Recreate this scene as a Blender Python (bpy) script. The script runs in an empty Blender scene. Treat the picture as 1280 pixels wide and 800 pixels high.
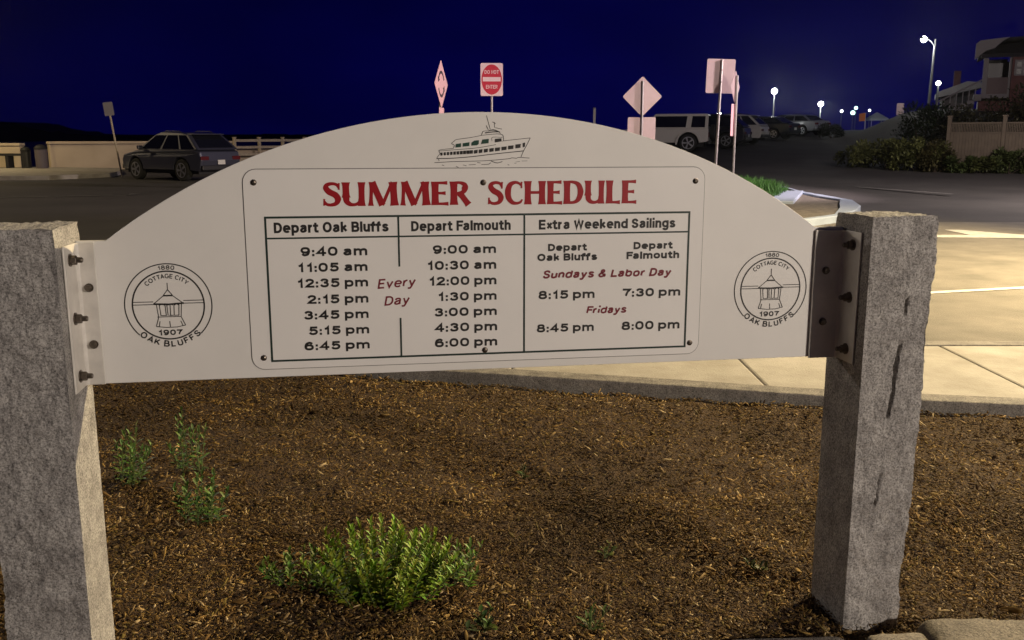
import bpy, bmesh, math, random
import numpy as np
from mathutils import Vector, Matrix, noise
R = math.radians; PI = math.pi
S = bpy.context.scene; C = S.collection
random.seed(7); RNG = np.random.default_rng(7)

# ------------------------------------------------------------------ camera, sky, exposure
EYE, FPX, PITCH = 1.54, 1172.0, R(11.117)
cam = bpy.data.cameras.new('camera'); cam.sensor_width = 36; cam.lens = FPX / 1280 * 36
cam.clip_start = .05; cam.clip_end = 6000
camo = bpy.data.objects.new('camera', cam); C.objects.link(camo)
camo.location = (0, 0, EYE); camo.rotation_euler = (PI/2 - PITCH, 0, 0); S.camera = camo

world = bpy.data.worlds.new('World'); S.world = world; world.use_nodes = True
nt = world.node_tree; bg = nt.nodes['Background']
tc = nt.nodes.new('ShaderNodeTexCoord'); sx = nt.nodes.new('ShaderNodeSeparateXYZ')
nt.links.new(tc.outputs['Generated'], sx.inputs[0])
cr = nt.nodes.new('ShaderNodeValToRGB'); el = cr.color_ramp.elements
el[0].position = 0.0; el[0].color = (.0008, .0007, .048, 1)
el[1].position = 1.0; el[1].color = (.0002, .0002, .010, 1)
e = el.new(.06); e.color = (.0006, .0005, .042, 1)
e = el.new(.16); e.color = (.0003, .0003, .030, 1)
nt.links.new(sx.outputs['Z'], cr.inputs[0])
# the western part of the dusk sky is darker than the east
mr = nt.nodes.new('ShaderNodeMapRange'); mr.inputs[1].default_value = -.55; mr.inputs[2].default_value = .0
mr.inputs[3].default_value = .55; mr.inputs[4].default_value = 1.0
nt.links.new(sx.outputs['X'], mr.inputs[0])
mx = nt.nodes.new('ShaderNodeVectorMath'); mx.operation = 'SCALE'
nt.links.new(cr.outputs[0], mx.inputs[0]); nt.links.new(mr.outputs[0], mx.inputs['Scale'])
ns = nt.nodes.new('ShaderNodeTexNoise'); ns.inputs['Scale'].default_value = 4.5; ns.inputs['Detail'].default_value = 5
mp = nt.nodes.new('ShaderNodeMapping'); mp.inputs['Scale'].default_value = (1, 1, 2.5); nt.links.new(tc.outputs['Generated'], mp.inputs[0]); nt.links.new(mp.outputs[0], ns.inputs['Vector'])
m2 = nt.nodes.new('ShaderNodeMapRange'); m2.inputs[1].default_value = .3; m2.inputs[2].default_value = .65; m2.inputs[3].default_value = .72; m2.inputs[4].default_value = 1.12
nt.links.new(ns.outputs['Fac'], m2.inputs[0])
m3 = nt.nodes.new('ShaderNodeVectorMath'); m3.operation = 'SCALE'; nt.links.new(mx.outputs[0], m3.inputs[0]); nt.links.new(m2.outputs[0], m3.inputs['Scale'])
nt.links.new(m3.outputs[0], bg.inputs['Color']); bg.inputs['Strength'].default_value = 1.0

S.view_settings.view_transform = 'Standard'; S.view_settings.look = 'None'
S.view_settings.exposure = 0; S.view_settings.gamma = 1
S.cycles.use_denoising = True; S.cycles.max_bounces = 5
S.cycles.sample_clamp_indirect = 3
WARM = (1, .78, .43); NEUT = (1, .87, .745)
LAMP_BEHIND = 2600
LAMP_BACK, LAMP_FRONT, FILL_LEFT, LAMP_ROAD = 11800, 5300, 1900, 4800

# ------------------------------------------------------------------ helpers
cP, sP = math.cos(PITCH), math.sin(PITCH)
def ray(px, py):
    cx, cy = (px-640)/FPX, (400-py)/FPX
    return Vector((cx, cP + cy*sP, -sP + cy*cP))
def gnd(px, py, z=0.0):
    d = ray(px, py); t = (z-EYE)/d.z; return Vector((d.x*t, d.y*t, z))
def at(px, py, Y):
    d = ray(px, py); t = Y/d.y; return Vector((d.x*t, Y, EYE + d.z*t))
YAW = R(9.0); SX, SY = .035, 2.7
SU = Vector((math.cos(YAW), math.sin(YAW), 0)); SN = Vector((math.sin(YAW), -math.cos(YAW), 0))
def sgn(px, py):                       # point of the sign face: (along, height)
    d = ray(px, py); o = Vector((SX, SY, EYE))
    t = SN.dot(Vector((SX, SY, 0)))/SN.dot(d)
    p = d*t; q = p - Vector((SX, SY, 0)); return q.dot(SU), EYE + p.z
def sm(a, b, x):
    t = min(1, max(0, (x-a)/(b-a))); return t*t*(3-2*t)
SHORE_A, SHORE_B = Vector((-23, 42.5)), Vector((9, 62))
def shore(x, y):                       # metres seaward of the shoreline
    d = (SHORE_B-SHORE_A).normalized(); n = Vector((-d.y, d.x)); return (Vector((x, y))-SHORE_A).dot(n)
def ter(x, y):
    r = .0122*max(0, y-25)**1.3*sm(-3, 6, x-(y-48)*.12)
    b = 2.0*sm(38, 47, y)*sm(20, 25, x)*(1-sm(58, 66, y))
    z = r + b
    s = shore(x, y)
    return z*(1-sm(2.5, 6, s)) - 4*sm(2.5, 6, s) - .02

class MB:
    def __init__(s): s.v = []; s.f = []; s.M = Matrix()
    def add(s, vs, fs):
        o = len(s.v); M = s.M
        s.v += [tuple(M @ Vector(v)) for v in vs]; s.f += [tuple(i+o for i in f) for f in fs]
    def box(s, c, d, rz=0, taper=1.0):
        x, y, z = d[0]/2, d[1]/2, d[2]/2; Rm = Matrix.Rotation(rz, 3, 'Z'); c = Vector(c)
        vs = []
        for k in (-1, 1):
            t = taper if k > 0 else 1
            for (i, j) in ((-1, -1), (1, -1), (1, 1), (-1, 1)):
                vs.append(c + Rm @ Vector((i*x*t, j*y*t, k*z)))
        s.add(vs, [(3,2,1,0),(4,5,6,7),(0,1,5,4),(1,2,6,5),(2,3,7,6),(3,0,4,7)])
    def tube(s, pts, r, n=10, cap=True):
        pts = [Vector(p) for p in pts]; rs = r if isinstance(r, (list, tuple)) else [r]*len(pts)
        vs = []; fs = []
        for i, p in enumerate(pts):
            t = (pts[min(i+1, len(pts)-1)] - pts[max(i-1, 0)]).normalized()
            a = Vector((0,0,1)) if abs(t.z) < .9 else Vector((1,0,0))
            u = t.cross(a).normalized(); w = u.cross(t)
            for k in range(n):
                q = 2*PI*k/n; vs.append(p + (u*math.cos(q) + w*math.sin(q))*rs[i])
        for i in range(len(pts)-1):
            for k in range(n):
                a, b = i*n+k, i*n+(k+1) % n; fs.append((a, a+n, b+n, b))
        if cap: fs += [tuple(range(n)), tuple(range((len(pts)-1)*n, len(pts)*n))[::-1]]
        s.add(vs, fs)
    def lathe(s, c, prof, n=16):
        c = Vector(c); vs = []; fs = []
        for (r, z) in prof:
            for k in range(n):
                q = 2*PI*k/n; vs.append(c + Vector((r*math.cos(q), r*math.sin(q), z)))
        for i in range(len(prof)-1):
            for k in range(n):
                a, b = i*n+k, i*n+(k+1) % n; fs.append((a, b, b+n, a+n))
        fs += [tuple(range(n))[::-1], tuple(range((len(prof)-1)*n, len(prof)*n))]
        s.add(vs, fs)
    def prism(s, poly, off, axis=None):          # polygon (3-D points) swept by off
        poly = [Vector(p) for p in poly]; n = len(poly); off = Vector(off)
        s.add(poly + [p+off for p in poly], [tuple(range(n)), tuple(range(n, 2*n))[::-1]] +
              [(i, i+n, (i+1) % n + n, (i+1) % n) for i in range(n)])
    def sphere(s, c, r, n=12, m=8, sc=(1,1,1)):
        c = Vector(c); vs = []; fs = []
        for i in range(1, m):
            t = PI*i/m
            for k in range(n):
                q = 2*PI*k/n
                vs.append(c + Vector((r*sc[0]*math.sin(t)*math.cos(q), r*sc[1]*math.sin(t)*math.sin(q), r*sc[2]*math.cos(t))))
        for i in range(m-2):
            for k in range(n):
                a, b = i*n+k, i*n+(k+1) % n; fs.append((a, a+n, b+n, b))
        T, B = len(vs), len(vs)+1; vs += [c+Vector((0,0,r*sc[2])), c-Vector((0,0,r*sc[2]))]
        for k in range(n):
            fs.append((k, (k+1) % n, T)); fs.append(((m-2)*n+(k+1) % n, (m-2)*n+k, B))
        s.add(vs, fs)
    def build(s, name, mat, parent=None, smooth=False, bevel=0, angle=None):
        me = bpy.data.meshes.new(name); me.from_pydata(s.v, [], s.f)
        bm = bmesh.new(); bm.from_mesh(me); bmesh.ops.recalc_face_normals(bm, faces=bm.faces)
        bm.to_mesh(me); bm.free()
        me.materials.append(mat); o = bpy.data.objects.new(name, me); C.objects.link(o)
        if parent: o.parent = parent
        if smooth: me.shade_smooth()
        if bevel:
            b = o.modifiers.new('bevel', 'BEVEL'); b.width = bevel; b.segments = 2; b.limit_method = 'ANGLE'; b.angle_limit = R(35)
        return o
def tag(o, label=None, cat=None, group=None, kind=None):
    if label: o['label'] = label
    if cat: o['category'] = cat
    if group: o['group'] = group
    if kind: o['kind'] = kind
    return o
def empty(name, loc, rz, label, cat, group=None):
    o = bpy.data.objects.new(name, None); C.objects.link(o); o.location = loc; o.rotation_euler = (0, 0, rz)
    o.empty_display_size = .1
    return tag(o, label, cat, group)
def copy_tree(o, parent=None):
    c = o.copy(); C.objects.link(c); c.parent = parent
    for ch in list(o.children): copy_tree(ch, c)
    return c

# ------------------------------------------------------------------ materials
def rgb(*c): return (c[0], c[1], c[2], 1)
def mat(name, col, rough=.6, metal=0, var=0, scale=8, col2=None, bump=0, bscale=None, emit=None, estr=0, detail=6, spec=.5, coat=0, alpha=None, trans=0):
    m = bpy.data.materials.new(name); m.use_nodes = True; N = m.node_tree.nodes; L = m.node_tree.links
    b = N['Principled BSDF']; b.inputs['Base Color'].default_value = rgb(*col); b.inputs['Roughness'].default_value = rough
    b.inputs['Metallic'].default_value = metal; b.inputs['Specular IOR Level'].default_value = spec
    b.inputs['Coat Weight'].default_value = coat
    if trans: b.inputs['Transmission Weight'].default_value = trans
    if emit: b.inputs['Emission Color'].default_value = rgb(*emit); b.inputs['Emission Strength'].default_value = estr
    if var or col2 or bump:
        t = N.new('ShaderNodeTexCoord')
        n = N.new('ShaderNodeTexNoise'); n.inputs['Scale'].default_value = scale; n.inputs['Detail'].default_value = detail
        n.inputs['Roughness'].default_value = .62
        L.new(t.outputs['Object'], n.inputs['Vector'])
        if var or col2:
            r = N.new('ShaderNodeValToRGB')
            r.color_ramp.elements[0].position = .32; r.color_ramp.elements[1].position = .68
            a = col2 or tuple(c*(1-var) for c in col)
            d = col if col2 else tuple(min(1, c*(1+var)) for c in col)
            r.color_ramp.elements[0].color = rgb(*a); r.color_ramp.elements[1].color = rgb(*d)
            L.new(n.outputs['Fac'], r.inputs[0]); L.new(r.outputs[0], b.inputs['Base Color'])
        if bump:
            n2 = N.new('ShaderNodeTexNoise'); n2.inputs['Scale'].default_value = bscale or scale*4; n2.inputs['Detail'].default_value = 4
            L.new(t.outputs['Object'], n2.inputs['Vector'])
            bp = N.new('ShaderNodeBump'); bp.inputs['Strength'].default_value = bump; bp.inputs['Distance'].default_value = .02
            L.new(n2.outputs['Fac'], bp.inputs['Height']); L.new(bp.outputs[0], b.inputs['Normal'])
    return m
def mat_granite(name, base, sc=1.0):
    m = bpy.data.materials.new(name); m.use_nodes = True; N = m.node_tree.nodes; L = m.node_tree.links
    b = N['Principled BSDF']; b.inputs['Roughness'].default_value = .78
    t = N.new('ShaderNodeTexCoord')
    def nz(s, d, rough=.6):
        n = N.new('ShaderNodeTexNoise'); n.inputs['Scale'].default_value = s; n.inputs['Detail'].default_value = d
        n.inputs['Roughness'].default_value = rough; L.new(t.outputs['Object'], n.inputs['Vector']); return n
    n1 = nz(175*sc, 4, .75); n2 = nz(13*sc, 6)
    v = N.new('ShaderNodeTexVoronoi'); v.inputs['Scale'].default_value = 210*sc; L.new(t.outputs['Object'], v.inputs['Vector'])
    r1 = N.new('ShaderNodeValToRGB'); E = r1.color_ramp.elements
    E[0].position = .36; E[0].color = rgb(*[c*.36 for c in base]); E[1].position = .62; E[1].color = rgb(*[min(1, c*1.5) for c in base])
    x = E.new(.48); x.color = rgb(*base)
    L.new(n1.outputs['Fac'], r1.inputs[0])
    r2 = N.new('ShaderNodeValToRGB'); E = r2.color_ramp.elements
    E[0].position = .3; E[0].color = (.55, .53, .52, 1); E[1].position = .7; E[1].color = (1.1, 1.08, 1.05, 1)
    L.new(n2.outputs['Fac'], r2.inputs[0])
    mu = N.new('ShaderNodeMix'); mu.data_type = 'RGBA'; mu.blend_type = 'MULTIPLY'; mu.inputs[0].default_value = 1
    L.new(r1.outputs[0], mu.inputs[6]); L.new(r2.outputs[0], mu.inputs[7])
    r3 = N.new('ShaderNodeValToRGB'); E = r3.color_ramp.elements            # dark mica flecks
    E[0].position = .02; E[0].color = (.25, .25, .25, 1); E[1].position = .16; E[1].color = (1, 1, 1, 1)
    L.new(v.outputs['Distance'], r3.inputs[0])
    m2 = N.new('ShaderNodeMix'); m2.data_type = 'RGBA'; m2.blend_type = 'MULTIPLY'; m2.inputs[0].default_value = .7
    L.new(mu.outputs[2], m2.inputs[6]); L.new(r3.outputs[0], m2.inputs[7]); L.new(m2.outputs[2], b.inputs['Base Color'])
    n3 = nz(60*sc, 6, .7); bp = N.new('ShaderNodeBump'); bp.inputs['Strength'].default_value = .8; bp.inputs['Distance'].default_value = .010
    L.new(n3.outputs['Fac'], bp.inputs['Height']); L.new(bp.outputs[0], b.inputs['Normal'])
    return m
def mat_attr(name, rough=.8, spec=.3, bump=0):       # per-piece colour of leaves and chips
    m = bpy.data.materials.new(name); m.use_nodes = True; N = m.node_tree.nodes; L = m.node_tree.links
    b = N['Principled BSDF']; b.inputs['Roughness'].default_value = rough; b.inputs['Specular IOR Level'].default_value = spec
    a = N.new('ShaderNodeAttribute'); a.attribute_name = 'tint'; L.new(a.outputs['Color'], b.inputs['Base Color'])
    return m
M = {}
M['board'] = mat('painted_board', (.76, .74, .70), .38, var=.05, scale=2.2, bump=.02, bscale=300)
M['panel'] = mat('schedule_panel_white', (.80, .78, .745), .33, var=.025, scale=3)
M['ink'] = mat('black_vinyl', (.018, .016, .015), .45)
M['green_ink'] = mat('dark_green_vinyl', (.012, .028, .022), .45)
M['red_ink'] = mat('red_vinyl', (.31, .004, .010), .4)
M['wine_ink'] = mat('wine_vinyl', (.17, .012, .024), .45)
M['glass_ink'] = mat('green_window_vinyl', (.010, .05, .032), .4)
M['edge'] = mat('panel_edge_shade', (.20, .19, .18), .5)
M['steel'] = mat('galvanised_steel', (.66, .63, .58), .5, .2, var=.12, scale=12, bump=.02, bscale=60)
M['bolt'] = mat('weathered_bolt', (.16, .135, .11), .38, .9, var=.25, scale=80)
M['granite'] = mat_granite('grey_granite', (.36, .35, .338))
M['granite_cut'] = mat_granite('sawn_granite', (.30, .285, .265), 1.3)
M['kerb_granite'] = mat_granite('kerb_granite', (.24, .225, .20), .8)
M['asphalt'] = mat('asphalt', (.085, .078, .072), .85, col2=(.048, .044, .042), scale=.35, detail=9, bump=.5, bscale=60)
M['road_pale'] = mat('pale_asphalt', (.20, .18, .15), .85, col2=(.115, .105, .085), scale=1.6, detail=10, bump=.5, bscale=70)
M['concrete'] = mat('pavement_concrete', (.44, .41, .36), .8, col2=(.29, .265, .22), scale=3.1, detail=9, bump=.25, bscale=90)
M['wallcon'] = mat('wall_concrete', (.60, .50, .36), .85, col2=(.50, .41, .29), scale=.7, detail=8, bump=.2, bscale=20)
M['joint'] = mat('joint_dirt', (.06, .05, .04), .95)
M['line'] = mat('road_paint', (.66, .64, .58), .7, col2=(.42, .40, .35), scale=6, detail=8)
M['white_kerb'] = mat('cool_lit_kerb_paint', (.42, .49, .60), .6, var=.08, scale=5)  # blue of a cool light mixed into the white paint
M['pebble'] = mat('pebble_infill', (.27, .24, .19), .9, col2=(.12, .10, .08), scale=7, detail=8, bump=.6, bscale=30)
M['soil'] = mat('mulch_base', (.115, .062, .018), .95, col2=(.024, .012, .004), scale=75, detail=8, bump=1, bscale=130)
M['chips'] = mat_attr('mulch_chips', .8, .25)
M['leaf'] = mat_attr('leaves', .55, .35)
M['stem'] = mat('plant_stem', (.09, .12, .035), .7)
M['twig'] = mat('woody_stem', (.07, .05, .035), .85)
M['stone'] = mat_granite('wall_stone', (.21, .185, .15), .7)
M['alu'] = mat('sign_aluminium', (.70, .53, .54), .36, .45, var=.06, scale=4)  # pinkish light mixed into the bare metal colour
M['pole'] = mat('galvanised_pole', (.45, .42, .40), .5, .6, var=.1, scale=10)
M['sign_white'] = mat('reflective_white', (.92, .70, .76), .45)  # white tinted with the pink light that falls on the signs
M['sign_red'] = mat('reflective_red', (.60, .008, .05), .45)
M['sign_pink'] = mat('pink_lit_warning_face', (.80, .47, .50), .5)  # pink of the light falling on it is put into the face colour
M['sign_ink'] = mat('sign_black', (.03, .01, .015), .5)
M['timber'] = mat('weathered_timber', (.52, .44, .31), .8, var=.2, scale=6)
M['water'] = mat('sea_water', (.004, .006, .014), .35, bump=.4, bscale=.6, spec=.3)
M['headland'] = mat('far_wood', (.006, .008, .006), 1)
M['grass'] = mat_attr('grass_blades', .6, .3)
M['dark'] = mat('matte_black', (.012, .012, .013), .7)
M['bin'] = mat('grey_plastic', (.12, .10, .11), .6)
M['tyre'] = mat('rubber', (.018, .018, .018), .8)
M['rim'] = mat('alloy', (.55, .56, .58), .3, .8)
M['glass'] = mat('car_glass', (.010, .011, .016), .06, spec=.8)
M['trim'] = mat('black_trim', (.02, .02, .022), .5)
M['lamp_red'] = mat('tail_lamp', (.09, .012, .016), .25)
M['lamp_clear'] = mat('clear_lamp', (.7, .72, .75), .15)
M['blue_glint'] = mat('blue_reflection', (.3, .5, .7), .3, emit=(.25, .5, 1), estr=.6)  # glow standing in for a reflection on a car, not a lamp
M['plate'] = mat('number_plate', (.6, .6, .58), .5)
def paint(n, c, metal=.3): return mat(n, c, .32, metal, coat=.7)
M['suv'] = paint('grey_blue_paint', (.085, .09, .13), .5)
M['white_car'] = paint('white_paint', (.62, .60, .56), 0)
M['black_car'] = paint('black_paint', (.012, .013, .018), .2)
M['silver_car'] = paint('silver_paint', (.36, .36, .38), .6)
M['bulb'] = mat('lit_lamp', (1, 1, 1), .4, emit=(1, .97, .88), estr=14)
M['bulb_far'] = mat('lit_far_lamp', (1, 1, 1), .4, emit=(.95, .98, 1), estr=5)
M['bulb_green'] = mat('lit_green_lamp', (1, 1, 1), .4, emit=(.6, 1, .85), estr=3)
M['bulb_orange'] = mat('lit_orange_banner', (.7, .25, .08), .6, emit=(1, .28, .08), estr=.18)
M['lamp_metal'] = mat('lamp_metal', (.16, .165, .17), .55, .4)
M['fence'] = mat('fence_boards', (.17, .135, .10), .75, var=.18, scale=3)
M['brick'] = mat('house_brick', (.15, .062, .06), .85, var=.25, scale=3)
M['clap2'] = mat('porch_boards', (.20, .15, .15), .75)
M['clap'] = mat('house_clapboard', (.085, .066, .070), .75, var=.08, scale=2)
M['housetrim'] = mat('house_trim', (.27, .25, .26), .65)
M['roof'] = mat('roof_shingle', (.028, .026, .03), .9, var=.3, scale=3)
M['window'] = mat('dark_window', (.02, .018, .022), .35)
M['fabric'] = mat('white_canvas', (.55, .58, .62), .7)

# ------------------------------------------------------------------ ground, road, pavement, mulch
def np_mesh(name, V, F, mat, tint=None, parent=None, smooth=False):
    """V (n,3), F (m,k) arrays; tint (n,3) stored as a point colour."""
    me = bpy.data.meshes.new(name); m, k = F.shape
    me.vertices.add(len(V)); me.vertices.foreach_set('co', np.asarray(V, np.float32).ravel())
    me.loops.add(m*k); me.loops.foreach_set('vertex_index', F.astype(np.int32).ravel())
    me.polygons.add(m); me.polygons.foreach_set('loop_start', np.arange(0, m*k, k, dtype=np.int32))
    me.polygons.foreach_set('loop_total', np.full(m, k, np.int32))
    me.update(calc_edges=True)
    if tint is not None:
        a = me.attributes.new('tint', 'FLOAT_COLOR', 'POINT')
        a.data.foreach_set('color', np.concatenate([tint, np.ones((len(tint), 1))], 1).astype(np.float32).ravel())
    me.materials.append(mat); o = bpy.data.objects.new(name, me); C.objects.link(o)
    if parent: o.parent = parent
    if smooth: me.shade_smooth()
    return o
def struct(name, mb, mat, **k):
    return tag(mb.build(name, mat, **k), kind='structure')

xs = np.concatenate([np.arange(-90, -30, 4.), np.arange(-30, 60, 1.), np.arange(60, 200, 5.)])
ys = np.concatenate([np.arange(-24, 20, 2.), np.arange(20, 80, 1.), np.arange(80, 200, 4.)])
V = [(x, y, ter(x, y)) for y in ys for x in xs]; nx = len(xs)
F = np.array([(j*nx+i, j*nx+i+1, (j+1)*nx+i+1, (j+1)*nx+i) for j in range(len(ys)-1) for i in range(nx-1)])
tag(np_mesh('ground', np.array(V), F, M['asphalt'], smooth=True), kind='structure')

sea = MB(); sea.add([(-4000, 30, -2), (4000, 30, -2), (4000, 5000, -2), (-4000, 5000, -2)], [(0,1,2,3)])
struct('sea', sea, M['water'])
hl = MB(); pts = []                                             # low wooded headland across the water
hx = [-420 + 3.5*i for i in range(104)]
for i, x in enumerate(hx):
    pts.append((x, 620, -3 + 5.2 + (8*sm(-285, -330, x) if x < -285 else 0) + 1.2*noise.noise((x*.04, 0, 0)) + .7*noise.noise((x*.12, 5, 0)) + (1.6*noise.noise((x*.21, 9, 0)) + 1.2*noise.noise((x*.6, 3, 0)))*(1 if x < -290 else .35)))
hl.prism([(hx[0], 620, -6)] + [p for p in pts] + [(hx[-1], 620, -6)], (0, 60, 0)); struct('headland', hl, M['headland'])

# kerb between planting bed and pavement
KP = [gnd(px, py, .0) for px, py in ((380,472.5),(640,489),(800,500),(1030,517),(1280,529))]
KP = [Vector((-9, 9.6, 0)), Vector((-4.2, 7.0, 0))] + KP + [Vector((5.5, 4.35, 0)), Vector((9, 3.5, 0))]
def offset_line(P, d):
    out = []
    for i, p in enumerate(P):
        t = (P[min(i+1, len(P)-1)] - P[max(i-1, 0)]).normalized(); out.append(p + Vector((-t.y, t.x, 0))*d)
    return out
def strip(mb, A, B, z0, z1):
    n = len(A)
    vs = [(p.x, p.y, z0) for p in A] + [(p.x, p.y, z0) for p in B] + [(p.x, p.y, z1) for p in A] + [(p.x, p.y, z1) for p in B]
    fs = []
    for i in range(n-1):
        fs += [(2*n+i, 2*n+i+1, 3*n+i+1, 3*n+i), (i, i+1, 2*n+i+1, 2*n+i), (n+i, n+i+1, 3*n+i+1, 3*n+i)]
    fs += [(0, n, 3*n, 2*n), (n-1, 2*n-1, 4*n-1, 3*n-1)]
    mb.add(vs, fs)
K2 = offset_line(KP, .15)
kb = MB(); strip(kb, KP, K2, -.1, .105); struct('bed_kerb', kb, M['kerb_granite'], bevel=.012)
# pavement slabs: joints run away from the viewer every 1.5 m
def line_y(P, x):
    for a, b in zip(P, P[1:]):
        if a.x <= x <= b.x: return a.y + (b.y-a.y)*(x-a.x)/(b.x-a.x)
    return P[0].y if x < P[0].x else P[-1].y
def road_edge(x): return 6.42 + max(0, -x-1)*.42
sl = MB(); x = -7.5
while x < 8:
    a, b = x+.004, x+1.496
    pa = [(a, line_y(K2, a)+.004), (b, line_y(K2, b)+.004), (b, road_edge(b)), (a, road_edge(a))]
    sl.prism([(p[0], p[1], -.05) for p in pa], (0, 0, .145)); x += 1.5
struct('pavement', sl, M['concrete'], bevel=.014)
un = MB(); E1 = [Vector((x, road_edge(x), 0)) for x in np.arange(-7.5, 9, .75)]
un.add([(p.x, line_y(K2, p.x)+.01, .055) for p in E1] + [(p.x, p.y, .055) for p in E1],
       [(i, i+1, len(E1)+i+1, len(E1)+i) for i in range(len(E1)-1)])
struct('joint_bed', un, M['joint'])
rk = MB(); strip(rk, [p+Vector((0,.006,0)) for p in E1], [p+Vector((0,.146,0)) for p in E1], -.12, .1)
struct('road_kerb', rk, M['kerb_granite'], bevel=.012)
# paler carriageway beside the pavement, as its own sheet
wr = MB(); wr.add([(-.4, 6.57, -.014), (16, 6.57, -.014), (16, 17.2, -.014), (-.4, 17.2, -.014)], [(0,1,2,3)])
struct('carriageway', wr, M['road_pale'])
def paint_quad(mb, pts, z=-.008, sub=None): mb.add([(p[0], p[1], z) for p in pts], [tuple(range(len(pts)))])
ln = MB()
a, b = gnd(1150, 366.5, -.01), gnd(1300, 358.5, -.01); d = (b-a).normalized(); A0, B0 = a-d*2.2, b+d*6; n_ = Vector((-d.y, d.x, 0))*.055
paint_quad(ln, [A0-n_, B0-n_, B0+n_, A0+n_]); struct('edge_line', ln, M['line'])
ar = MB()                                                        # turn arrow painted on the road
a, b = gnd(1160, 295, -.01), gnd(1290, 296, -.01); d = (b-a).normalized(); n_ = Vector((-d.y, d.x, 0))
L_ = (b-a).length; P = lambda u, v: a + d*(u*L_) + n_*v
paint_quad(ar, [P(-.2,-.20), P(1.5,-.20), P(1.5,.20), P(1.0,.30), P(.55,1.05), P(.40,1.05), P(.46,.20), P(-.2,.16)]); struct('arrow_marking', ar, M['line'])
fl = MB()
for q in (((1070,236),(1190,245)), ((-60,247.5),(60,246)), ((70,245.5),(140,244))):
    a, b = gnd(*q[0], -.01), gnd(*q[1], -.01); d = (b-a).normalized(); n_ = Vector((-d.y, d.x, 0))*.09
    paint_quad(fl, [Vector((p.x, p.y, 0)) for p in (a-n_, b-n_, b+n_, a+n_)], z=max(ter(a.x,a.y), ter(b.x,b.y), -.02)+.012)
a, b = gnd(132, 244.5, -.01), gnd(176, 242.5, -.01); paint_quad(fl, [a+Vector((0,-.7,0)), b, a+Vector((.3,.9,0)), a+Vector((.5,.1,0))])
M['faint_line'] = mat('faint_road_paint', (.26, .25, .23), .8, col2=(.13, .125, .115), scale=5); struct('far_road_line', fl, M['faint_line'])  # darker copy of the road paint for the far lines

# planting bed soil with soft mounds, then loose chips
def soil_z(x, y):
    k = line_y(KP, x) - y
    return .018 + .035*noise.noise((x*1.1, y*1.1, 0)) + .02*noise.noise((x*3.7, y*3.7, 3)) + .012*sm(.5, 0, k) - .022*sm(.10, .0, k)
gx = np.arange(-4.5, 5.6, .07); gy = np.arange(.9, 8.2, .07)
V = []; idx = {}; F = []
for j, y in enumerate(gy):
    for i, x in enumerate(gx):
        if y < line_y(KP, x) + .07:
            yy = min(y, line_y(KP, x)+.02); idx[i, j] = len(V); V.append((x, yy, soil_z(x, yy)))
for (i, j) in list(idx):
    q = [(i, j), (i+1, j), (i+1, j+1), (i, j+1)]
    if all(t in idx for t in q): F.append([idx[t] for t in q])
tag(np_mesh('mulch_bed', np.array(V), np.array(F), M['soil'], smooth=True), kind='structure')

def chips(n, seed, y0, y1, big=1.0):
    g = np.random.default_rng(seed); X = g.uniform(-3.2, 4.4, n*2); Y = g.uniform(y0, y1, n*2)
    # keep only what lies inside the view cone and the bed
    keep = [i for i in range(n*2) if abs(X[i]) < Y[i]*.60+.35 and Y[i] < line_y(KP, X[i])-.005][:n]
    X = X[keep]; Y = Y[keep]; n = len(keep)
    Z = np.array([soil_z(X[i], Y[i]) for i in range(n)])
    L = g.lognormal(-4.0, .45, n)*big; W = L*g.uniform(.12, .42, n); T = g.uniform(.0012, .004, n)
    a = g.uniform(0, 2*np.pi, n); tl = g.normal(0, .36, n); ro = g.normal(0, .6, n); cv = g.normal(0, .16, n)
    ux = np.stack([np.cos(a)*np.cos(tl), np.sin(a)*np.cos(tl), np.sin(tl)], 1)
    vx = np.stack([-np.sin(a)*np.cos(ro), np.cos(a)*np.cos(ro), np.sin(ro)], 1)
    wx = np.cross(ux, vx)
    Cc = np.stack([X, Y, Z + .004 + np.abs(np.sin(tl))*L*.45 + g.uniform(0, .014, n)], 1)
    V = []
    for t in (-1, 1):
        for (i, j) in ((-1, -.5), (-1, .4), (0, 1), (1, .5), (1, -.35), (0, -1)):
            p = Cc + ux*(L*.5*i)[:, None] + vx*(W*.5*j)[:, None] + wx*(T*.5*t + cv*L*(.15 if i else -.1))[:, None]
            V.append(p)
    V = np.stack(V, 1).reshape(-1, 3)
    base = np.array([(0,1,2,5),(5,2,3,4),(7,6,11,8),(8,11,10,9),(0,6,7,1),(1,7,8,2),(2,8,9,3),(3,9,10,4),(4,10,11,5),(5,11,6,0)])
    F = (base[None] + (np.arange(n)*12)[:, None, None]).reshape(-1, 4)
    pal = np.array([(.095,.052,.013),(.145,.084,.021),(.205,.128,.034),(.052,.027,.008),(.25,.165,.065),(.38,.28,.14),(.125,.088,.018)])
    k = g.choice(len(pal), n, p=[.23,.24,.15,.14,.11,.06,.07]); patch = np.array([noise.noise((X[i]*1.6, Y[i]*1.6, 8)) + .6*noise.noise((X[i]*4.2, Y[i]*4.2, 2)) for i in range(n)])
    col = pal[k]*(g.uniform(.75, 1.25, n)*np.clip(1+.75*patch, .4, 1.7))[:, None]
    return V, F, np.repeat(col, 12, 0)
parts = [chips(72000, 1, 1.6, 6.2, .72), chips(46000, 2, 1.6, 3.8, .48), chips(1900, 3, 1.6, 6.0, 1.3)]
off = 0; VV = []; FF = []; TT = []
for v, f, t in parts: VV.append(v); FF.append(f+off); TT.append(t); off += len(v)
tag(np_mesh('mulch', np.concatenate(VV), np.concatenate(FF), M['chips'], np.concatenate(TT)), kind='stuff')

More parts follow.
